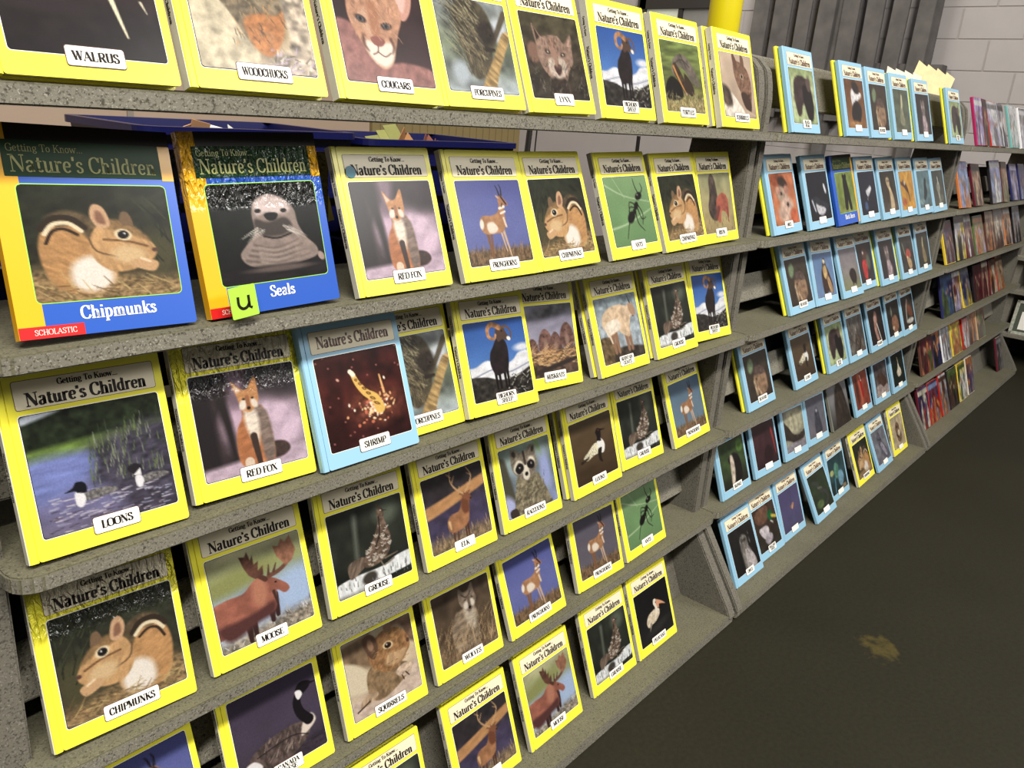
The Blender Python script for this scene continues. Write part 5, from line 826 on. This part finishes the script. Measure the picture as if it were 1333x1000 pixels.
# pic, fn, row, x, roll, tilt, y, plate, where, extra
U1 = [
('walrus', walrus, 1, .375, .0, .35, .006, 'WALRUS', 'at the left end of the top shelf', dict(res=BIG)),
('woodchuck', woodchuck, 1, .568, -.003, .35, .0084, 'WOODCHUCKS', 'between walrus and cougars on the top shelf', dict(res=BIG)),
('cougar', cougar, 1, .764, -.001, .35, .0037, 'COUGARS', 'second right of walrus on the top shelf', dict(res=BIG)),
('porcupine', porcupine, 1, .953, .012, .35, .0112, 'PORCUPINES', 'against the cougars book on the top shelf', dict(res=MID)),
('lynx', lynx, 1, 1.138, .024, .35, .0078, 'LYNX', 'on the top shelf', dict(res=MID)),
('bighorn', bighorn, 1, 1.345, .008, .30, .0130, 'BIGHORN/SHEEP', 'on the top shelf between lynx and turtles', dict(res=MID)),
('turtle', turtle, 1, 1.553, .005, .305, .0107, 'TURTLES', 'on the top shelf', dict(res=MID)),
('squirrel_tree', squirrel_tree, 1, 1.787, .0, .30, .006, 'SQUIRRELS', 'at the right end of the top shelf', dict(res=MID)),
('fox', fox, 2, .802, .003, .342, .0062, 'RED FOX', 'with a teal dot, on the second shelf', dict(res=BIG)),
('pronghorn', pronghorn, 2, 1.007, -.002, .365, .0005, 'PRONGHORNS', 'on the second shelf beside the red fox', dict(res=BIG)),
('chipmunk', chipmunk, 2, 1.190, .014, .38, .001, 'CHIPMUNKS', 'on the second shelf, left of the ants', dict(res=BIG)),
('ants', ants, 2, 1.418, .025, .371, .004, 'ANTS', 'on the second shelf between two chipmunk books', dict(res=MID)),
('chipmunk', chipmunk, 2, 1.617, .031, .364, .004, 'CHIPMUNKS', 'on the second shelf, right of the ants', dict(res=MID)),
('bison', bison, 2, 1.806, .02, .30, .0230, 'BISON', 'at the right end of the second shelf', dict(res=MID)),
('loons', loons, 3, .352, -.021, .321, .001, 'LOONS', 'with two birds on a lake, left end of the third shelf', dict(res=BIG)),
('fox', fox, 3, .550, -.030, .326, .012, 'RED FOX', 'with a creased glossy top, on the third shelf', dict(res=BIG, creased=True)),
('porcupine', porcupine, 3, .858, -.010, .358, .016, 'PORCUPINES', 'half hidden behind the blue shrimp book', dict(res=MID)),
('bighorn', bighorn, 3, 1.038, -.040, .356, .002, 'BIGHORN/SHEEP', 'in the middle of the third shelf', dict(res=BIG)),
('muskrats', muskrats, 3, 1.202, -.065, .330, .0225, 'MUSKRATS', 'tucked behind the bighorn book on the third shelf', dict(res=MID)),
('goats', goats, 3, 1.430, .004, .368, .0059, 'MOUNTAIN/GOATS', 'on the third shelf', dict(res=MID)),
('grouse', grouse, 3, 1.651, .009, .355, .0090, 'GROUSE', 'on the third shelf', dict(res=MID)),
('bighorn', bighorn, 3, 1.843, -.034, .337, .0210, 'BIGHORN/SHEEP', 'at the right end of the third shelf', dict(res=MID)),
('chipmunk', chipmunk, 4, .358, -.040, .339, .0208, 'CHIPMUNKS', 'with a creased glossy top, left end of the fourth shelf', dict(res=BIG, creased=True)),
('moose', moose, 4, .569, -.015, .345, .0246, 'MOOSE', 'on the fourth shelf', dict(res=BIG)),
('grouse', grouse, 4, .768, -.029, .325, .0207, 'GROUSE', 'on the fourth shelf beside the moose', dict(res=BIG)),
('elk', elk, 4, .977, -.007, .329, .0245, 'ELK', 'on the fourth shelf', dict(res=MID)),
('raccoon', raccoon, 4, 1.180, -.011, .332, .0241, 'RACCOONS', 'on the fourth shelf', dict(res=MID)),
('loon_solo', loon_solo, 4, 1.407, .017, .315, .0257, 'LOONS', 'with one bird on brown water, fourth shelf', dict(res=MID)),
('grouse', grouse, 4, 1.613, -.01, .346, .040, 'GROUSE', 'on the fourth shelf beside the single loon', dict(res=MID)),
('pronghorn3', P3, 4, 1.838, .030, .360, .0316, 'PRONGHORNS', 'with blue-grey sky, right end of the fourth shelf', dict(res=MID)),
('pronghorn', pronghorn, 5, .368, .0, .35, .0110, 'PRONGHORNS', 'in the bottom left corner, only its top showing', dict(res=MID)),
('goose', goose, 5, .585, -.020, .352, .0124, 'CANADA/GEESE', 'with a goose on purple, fifth shelf', dict(res=BIG)),
('squirrel_rest', squirrel_rest, 5, .794, -.023, .346, .0097, 'SQUIRRELS', 'with a squirrel leaning on a ledge, fifth shelf', dict(res=BIG)),
('wolf', wolf, 5, 1.001, -.014, .348, .0076, 'WOLVES', 'on the fifth shelf', dict(res=MID)),
('pronghorn', pronghorn, 5, 1.207, .020, .366, .0050, 'PRONGHORNS', 'with bright violet sky, fifth shelf beside the wolves', dict(res=MID)),
('pronghorn2', P2, 5, 1.446, -.020, .347, .0128, 'PRONGHORNS', 'with dull grey sky, fifth shelf beside the ants', dict(res=MID)),
('ants', ants, 5, 1.650, .029, .336, .0175, 'ANTS', 'on the fifth shelf', dict(res=MID)),
('grouse', grouse, 6, .774, -.012, .337, -.0506, 'GROUSE', 'on the bottom shelf at the lower picture edge', dict(res=SML)),
('elk', elk, 6, 1.021, .004, .351, -.0507, 'ELK', 'on the bottom shelf', dict(res=MID)),
('moose', moose, 6, 1.235, .007, .365, -.0524, 'MOOSE', 'on the bottom shelf', dict(res=MID)),
('grouse', grouse, 6, 1.472, .007, .354, -.0451, 'GROUSE', 'on the bottom shelf between moose and pelicans', dict(res=MID)),
('pelican', pelican, 6, 1.670, .004, .355, -.0452, 'PELICANS', 'at the right end of the bottom shelf', dict(res=MID)),
]
for pic, fn, row, x, roll, tilt, y, plate, where, ex in U1:
    nm = {'CANADA/GEESE': 'goose'}.get(plate, plate.replace('/', ' ').lower())
    t = nature_book(pic, fn, x, y, ZR[row - 1] + ZO, roll, tilt, plate, ('yellow %s book ' % nm) + where, group='yellow animal picture books on the nearest rack', **ex)
    if pic == 'fox' and row == 2:
        mb = MB(); mb.prism([(-.0645 + .0085 * math.cos(a * .35), .1745 + .0085 * math.sin(a * .35)) for a in range(18)], -.0016, -.0009, 'y'); link('round_sticker', mb.mesh('round_sticker', mat('teal_sticker', (40, 110, 130), .5)), t)['label'] = 'round teal sticker'
_ = 0
G1 = 'spare copies tucked behind front books on the nearest rack'
copy_behind(1, 1.787, .006, Z[0], .30, 0, 'spare yellow copy directly behind the squirrels book on the top shelf', dx=-.008, grp=G1)
copy_behind(1, 1.430, .0059, Z[2], .368, .004, 'spare yellow copy directly behind the mountain goats book', dx=-.006, grp=G1)
copy_behind(1, 1.651, .0090, Z[2], .355, .009, 'spare yellow copy directly behind the third shelf grouse book', dx=-.006, grp=G1)
copy_behind(1, 1.407, .0257, Z[3], .315, .017, 'spare yellow copy directly behind the single loon book', dx=-.008, grp=G1)
copy_behind(1, 1.553, .0107, Z[0], .305, .005, 'spare yellow copy behind the turtles book, poking out right', dx=.012, grp=G1)
nature_book('shrimp', shrimp, .734, -.004, Z[2], -.006, .342, 'SHRIMP', 'light blue shrimp book with a dark red picture on the third shelf', 'B', BIG, getting=False, group=None)
big_book('chipmunkS', chipmunk, .377, .012, Z[1], -.035, .30, 'Chipmunks', 'large blue and gold Chipmunks book at the left of the second shelf', flip=True)
big_book('seal', seal, .586, .012, Z[1], .02, .25, 'Seals', 'large blue and gold Seals book with glossy creased top', creased=True)
# small green letter card
mb = MB(); mb.prism(rrect(-.018, 0, .018, .038, .0015), 0, .0008, 'y'); gc = link('letter_card', None, None); gc.matrix_world = Matrix.Translation((.524, -.011, Z[1] + .007)) @ Matrix.Rotation(-.12, 4, 'X') @ Matrix.Rotation(-.10, 4, 'Y')
tag(gc, 'small lime green card with letter u at the foot of the seals book', 'card'); link('card', mb.mesh('card', mat('lime_card', (166, 222, 66), .5)), gc)
mb = MB(); q = []; pen(q, smooth_poly([(-.007, .026), (-.0075, .016), (-.003, .011), (.003, .012), (.007, .017)], 3, False), .0036); pen(q, [(.007, .026), (.0065, .012), (.010, .010)], .0036)
for vs, fs in q: mb.add([(a, -.0004, b_) for a, b, b_ in vs], fs)
link('letter', flat_mesh(mb, 'letter', M_INK), gc)
# ------------------------------------------------------------------ middle rack
U2 = [
('bear', bear, 1, 2.161, .004, .312, .0086, 'BLACK/BEAR', 'black bear on green', 'Y', 'left end of the top shelf'),
('puffin', puffin, 1, 2.539, .02, .314, .0079, '-', 'black and white bird on brown', 'Y', 'top shelf'),
('beaver', beaver, 1, 2.746, .02, .313, .0077, 'BEAVERS', 'brown beaver on dark', 'N', 'top shelf'),
('palegreen', palegreen, 1, 2.970, .02, .315, .0076, '-', 'pale shape on grey-green', 'Y', 'top shelf'),
('owl_dog', owl_dog, 1, 3.211, .02, .320, .0071, '-', 'grey-pink animal on dark', 'Y', 'top shelf'),
('bear', bear, 1, 3.639, .004, .324, .0066, 'BLACK/BEAR', 'black bear on green', 'Y', 'right end of the top shelf'),
('mice', mice, 2, 2.168, .03, .342, .0106, 'MICE', 'mice on orange', 'Y', 'second shelf'),
('whale', whale, 2, 2.406, .035, .336, .0107, '-', 'dark whale-like shape', 'B', 'second shelf'),
('gull', gull, 2, 2.814, .025, .339, .0084, '-', 'white bird on navy', 'N', 'second shelf'),
('weasel', weasel, 2, 3.026, .03, .353, .0071, '-', 'cream long-necked animal', 'N', 'second shelf'),
('antelope', antelope, 2, 3.224, .025, .335, .0074, '-', 'brown animal on bright orange', 'N', 'second shelf'),
('heron', heron, 2, 3.434, .025, .338, .0067, '-', 'dark figure on teal', 'B', 'second shelf'),
('cat', cat, 2, 3.627, .03, .340, .0067, '-', 'pale grey figure on grey', 'N', 'second shelf'),
('beaver', beaver, 3, 2.378, .018, .377, .0099, 'BEAVERS', 'brown beaver on dark', 'Y', 'left end of the third shelf'),
('eagle', eagle, 3, 2.571, -.015, .358, .0096, '-', 'brown bird on blue', 'B', 'third shelf'),
('bison_plain', bison_plain, 3, 2.794, .002, .389, .0061, '-', 'small dark bison on pale plain', 'B', 'third shelf'),
('redbird', redbird, 3, 2.984, .013, .361, .0230, '-', 'red-breasted figure', 'N', 'third shelf'),
('owl_dog', owl_dog, 3, 3.184, .006, .377, .0082, '-', 'grey-pink animal on dark', 'Y', 'third shelf'),
('redleaf', redleaf, 3, 3.416, .002, .374, .0074, '-', 'red and tan animal', 'Y', 'third shelf'),
('deer', deer, 3, 3.628, .019, .342, .0110, '-', 'olive figure on dark', 'N', 'third shelf'),
('beaver', beaver, 4, 2.256, .02, .369, .0319, 'BEAVERS', 'brown beaver on dark', 'Y', 'left end of the fourth shelf'),
('loon_solo', loon_solo, 4, 2.587, .022, .38, .0289, 'LOONS', 'single loon', 'N', 'fourth shelf'),
('bear', bear, 4, 2.867, .019, .363, .0282, 'BLACK/BEAR', 'black bear on green', 'Y', 'fourth shelf'),
('thicket', thicket, 4, 3.073, .013, .364, .0287, '-', 'tangled grey thicket', 'B', 'fourth shelf'),
('figure', figure, 4, 3.300, .019, .371, .0286, 'WALRUS', 'pink tusked animal on dark', 'B', 'fourth shelf'),
('browncat', browncat, 4, 3.516, .03, .348, .0330, '-', 'round brown animal', 'N', 'fourth shelf'),
('anteater', anteater, 4, 3.712, .035, .350, .0340, '-', 'rust animal with grey curve', 'N', 'right end of the fourth shelf'),
('skunk', skunk, 5, 2.150, .007, .350, .0180, 'SKUNKS', 'black and white skunk on green', 'B', 'left end of the fifth shelf'),
('octopus', octopus, 5, 2.362, -.031, .371, .0153, '-', 'dark maroon scene', 'B', 'fifth shelf'),
('moon', moon, 5, 2.573, -.030, .352, .0102, '-', 'pale moon and branch', 'B', 'fifth shelf'),
('seal_grey', seal_grey, 5, 2.769, -.017, .347, .0136, '-', 'grey upright animal', 'B', 'fifth shelf'),
('redfig', redfig, 5, 3.237, .020, .373, .0141, '-', 'red-orange figure', 'B', 'fifth shelf'),
('rocks', rocks, 5, 3.470, .003, .350, .0159, '-', 'brown and pink rocks', 'B', 'fifth shelf'),
('goat_small', goat_small, 5, 3.690, .02, .350, .0152, '-', 'small cream goat on dark green', 'B', 'right end of the fifth shelf'),
('owls', owls, 6, 2.172, .001, .431, -.0604, 'OWLS', 'pale grey owls', 'B', 'left end of the bottom shelf'),
('mallard', mallard, 6, 2.363, .001, .435, -.0456, 'MALLARD/DUCK', 'green-headed duck', 'B', 'bottom shelf'),
('purple', purple, 6, 2.550, .012, .379, -.0417, '-', 'tiny tan creature on purple', 'B', 'bottom shelf'),
('snake', snake, 6, 2.778, .033, .490, -.0648, '-', 'dark green snake', 'B', 'bottom shelf'),
('parrots', parrots, 6, 2.978, .030, .363, -.0400, '-', 'green and blue birds', 'B', 'bottom shelf'),
('chipmunk', chipmunk, 6, 3.217, .031, .418, -.0558, 'CHIPMUNKS', 'chipmunk and a yellow cover', 'YC', 'bottom shelf'),
('dolphin', dolphin, 6, 3.429, .030, .456, -.0622, '-', 'grey smooth animal', 'B', 'bottom shelf'),
('tan_y', tan_y, 6, 3.669, .006, .389, -.0507, '-', 'tan animal and a yellow cover', 'YC', 'right end of the bottom shelf'),
]
for pic, fn, row, x, roll, tilt, y, plate, look, kd, where in U2:
    c = 'small yellow book with a %s, %s, middle rack' % (look.replace(' and a yellow cover', ' picture'), where) if kd == 'YC' else 'light blue book, %s, %s, middle rack' % (look, where.replace(' of the ', ' of '))
    nature_book(pic, fn, x, y, Z[row - 1], roll, tilt, plate, c, 'Y' if kd == 'YC' else 'B', SML, group='animal picture books on the middle rack')
    if kd == 'Y' and x not in (3.212,):
        copy_behind(1, x, y, Z[row - 1], tilt, roll, 'yellow edge behind the %s book, %s, middle rack' % (look, where.replace('the ', '')), dx=-.006, grp='yellow books tucked behind light blue ones on the middle rack')
big_book('bear_blue', bear_blue, 2.622, .010, Z[1], .04, .34, 'Black Bears', 'royal blue and gold book with black animal on green, second shelf, middle rack', w=.1816, h=.212, plain=True)
# a cover that is all picture, no panel
def picture_only(pic, fn, x, y, z, roll, tilt, w, h, th, label, cat, group, spc, res, name='paperback_book'):
    t = bpy.data.objects.new(name, None); col.objects.link(t)
    t.matrix_world = Matrix.Translation((x, y, z + th * math.sin(tilt) + abs(math.sin(roll)) * w / 2)) @ Matrix.Rotation(-tilt, 4, 'X') @ Matrix.Rotation(-roll, 4, 'Y'); tag(t, label, cat, group)
    m = mat('case_%d_%d_%d' % spc, spc, .3, .5, .1, 20)
    link('cover' if name != 'video_case' else 'case', cover_mesh(w, h, th, m, m.name), t)
    link('page_block', cached(('pages', w, h, th), lambda: (lambda mb: (mb.box(-w / 2 + .009, .0024, .002, w / 2 - .002, th - .0024, h - .002), mb.mesh('page_block', M_PAGE))[1])(MB())), t)
    link('picture', picture(pic, fn, res, -w / 2 + .003, .002, w / 2 - .001, h - .002, 0, False, M_PIC, .86), t); return t
picture_only('dome', dome, 3.000, .0150, Z[4], .02, .371, W, H, TH, 'book with a full-cover dark furry animal under grey sky, middle rack fifth shelf', 'book', 'animal picture books on the middle rack', (120, 120, 112), SML, 'picture_book')
# ------------------------------------------------------------------ farthest rack: mixed paperbacks and cases
K = dict(lil=(186, 176, 226), vio=(120, 70, 140), mag=(176, 40, 96), wht=(236, 236, 240), gry=(130, 128, 136), red=(178, 44, 36), org=(206, 124, 70), brn=(96, 62, 52), nav=(44, 46, 96), blu=(70, 98, 150), sky=(140, 160, 210), grn=(90, 110, 60), blk=(36, 32, 36), tan=(196, 160, 124), yel=(226, 196, 60), mar=(96, 30, 44), tea=(120, 180, 176), pur=(90, 66, 110), cre=(222, 212, 190))
U3 = [
(1, 3.955, 4.10, 'lil vio lil wht', 'mag', 'lilac and purple cover with a magenta spine'), (1, 4.10, 4.19, 'mar brn org blk', 'mar', 'narrow dark red cover'), (1, 4.20, 4.40, 'wht lil wht gry', 'red', 'white cover with a bright red spine'), (1, 4.41, 4.53, 'gry wht nav blk', 'gry', 'grey and white cover'), (1, 4.62, 4.80, 'wht wht tea wht', 'tea', 'white cover with a teal spine'), (1, 4.86, 5.02, 'gry wht lil wht', 'wht', 'pale grey cover'),
(2, 3.925, 4.10, 'sky sky org lil', 'org', 'blue sky and orange cover'), (2, 4.17, 4.33, 'brn tan brn blk', 'mar', 'brown cover with pale figure'), (2, 4.50, 4.72, 'lil sky gry wht', 'blk', 'pale blue-white cover'), (2, 4.74, 4.87, 'brn tan grn brn', 'brn', 'brownish green cover'), (2, 4.96, 5.13, 'nav lil nav lil', 'nav', 'navy and lilac cover'), (2, 5.16, 5.32, 'nav pur sky nav', 'nav', 'dark blue cover'),
(3, 3.94, 4.10, 'pur brn gry mar', 'yel', 'dark cover with a yellow spine'), (3, 4.11, 4.29, 'gry wht yel blk', 'blk', 'grey and white cover'), (3, 4.31, 4.45, 'pur tan mar wht', 'mar', 'purple cover with light figures'), (3, 4.46, 4.66, 'grn tan lil org', 'grn', 'green and tan crowded cover'), (3, 4.68, 4.86, 'tan brn org tan', 'brn', 'orange-brown cover'), (3, 4.88, 5.10, 'brn cre brn gry', 'brn', 'brown cover with cream arches'), (3, 5.12, 5.30, 'org tan brn wht', 'org', 'orange cover'), (3, 5.33, 5.52, 'sky gry tan blk', 'blk', 'grey-blue cover'),
(4, 4.18, 4.38, 'blu nav grn blu', 'nav', 'navy blue cover'), (4, 4.40, 4.55, 'mar tan lil wht', 'blk', 'maroon and cream cover'), (4, 4.56, 4.74, 'gry nav yel gry', 'yel', 'grey cover with a yellow spine'), (4, 4.80, 4.97, 'mar mar brn mar', 'blk', 'dark red cover'), (4, 4.98, 5.12, 'brn tan mar cre', 'brn', 'brown cover with pink figures'), (4, 5.14, 5.31, 'brn org cre brn', 'mar', 'dark brown cover'), (4, 5.34, 5.51, 'tan tan org brn', 'red', 'pink-tan cover with a red spine'),
(5, 3.99, 4.19, 'brn mar org grn', 'brn', 'dark reddish brown cover'), (5, 4.20, 4.34, 'nav nav blk org', 'nav', 'dark cover with an orange spot'), (5, 4.35, 4.51, 'wht gry wht blk', 'wht', 'black and white cover'), (5, 4.53, 4.72, 'yel yel tan org', 'yel', 'yellow cover'), (5, 4.74, 4.86, 'red wht red mar', 'red', 'red and white cover'), (5, 4.87, 5.03, 'gry org brn tan', 'gry', 'grey and rust cover'), (5, 5.06, 5.25, 'tan brn grn brn', 'tan', 'brown cover with tan figures'),
(6, 3.99, 4.15, 'pur nav red cre', 'mar', 'purple cover with red figures'), (6, 4.16, 4.33, 'pur red org sky', 'red', 'orange and purple cover'), (6, 4.345, 4.48, 'wht gry org brn', 'red', 'white cover with a red spine'), (6, 4.49, 4.67, 'grn brn blk grn', 'blk', 'dark green cover'), (6, 4.68, 4.84, 'yel wht cre grn', 'yel', 'yellow and white cover'), (6, 4.86, 5.00, 'org pur gry org', 'cre', 'orange and purple-grey cover'), (6, 5.56, 5.70, 'blk gry blk gry', 'mar', 'lone dark cover with a grey figure'),
]
ORD = ['top', 'second', 'third', 'fourth', 'fifth', 'bottom']; YB = [.007, .003, .009, .025, .011, -.047]
for i, (row, a, b_, ks, sp, look) in enumerate(U3):
    w = b_ - a - .004; rr = random.Random(i * 7 + row); h = rr.choice([.19, .2, .205]) if row > 1 else .2; tilt = .34 + rr.uniform(-.03, .03); c = [K[k] for k in ks.split()]
    picture_only('jacket%d' % i, jacket(c, i + 11), (a + b_) / 2 + .006, YB[row - 1] + rr.uniform(0, .004), Z[row - 1], rr.uniform(-.02, .015), tilt, w - .006, h, .012, '%s, %s shelf of the farthest rack' % (look, ORD[row - 1]), 'book', 'mixed paperbacks on the farthest rack', K[sp], (22, 28))
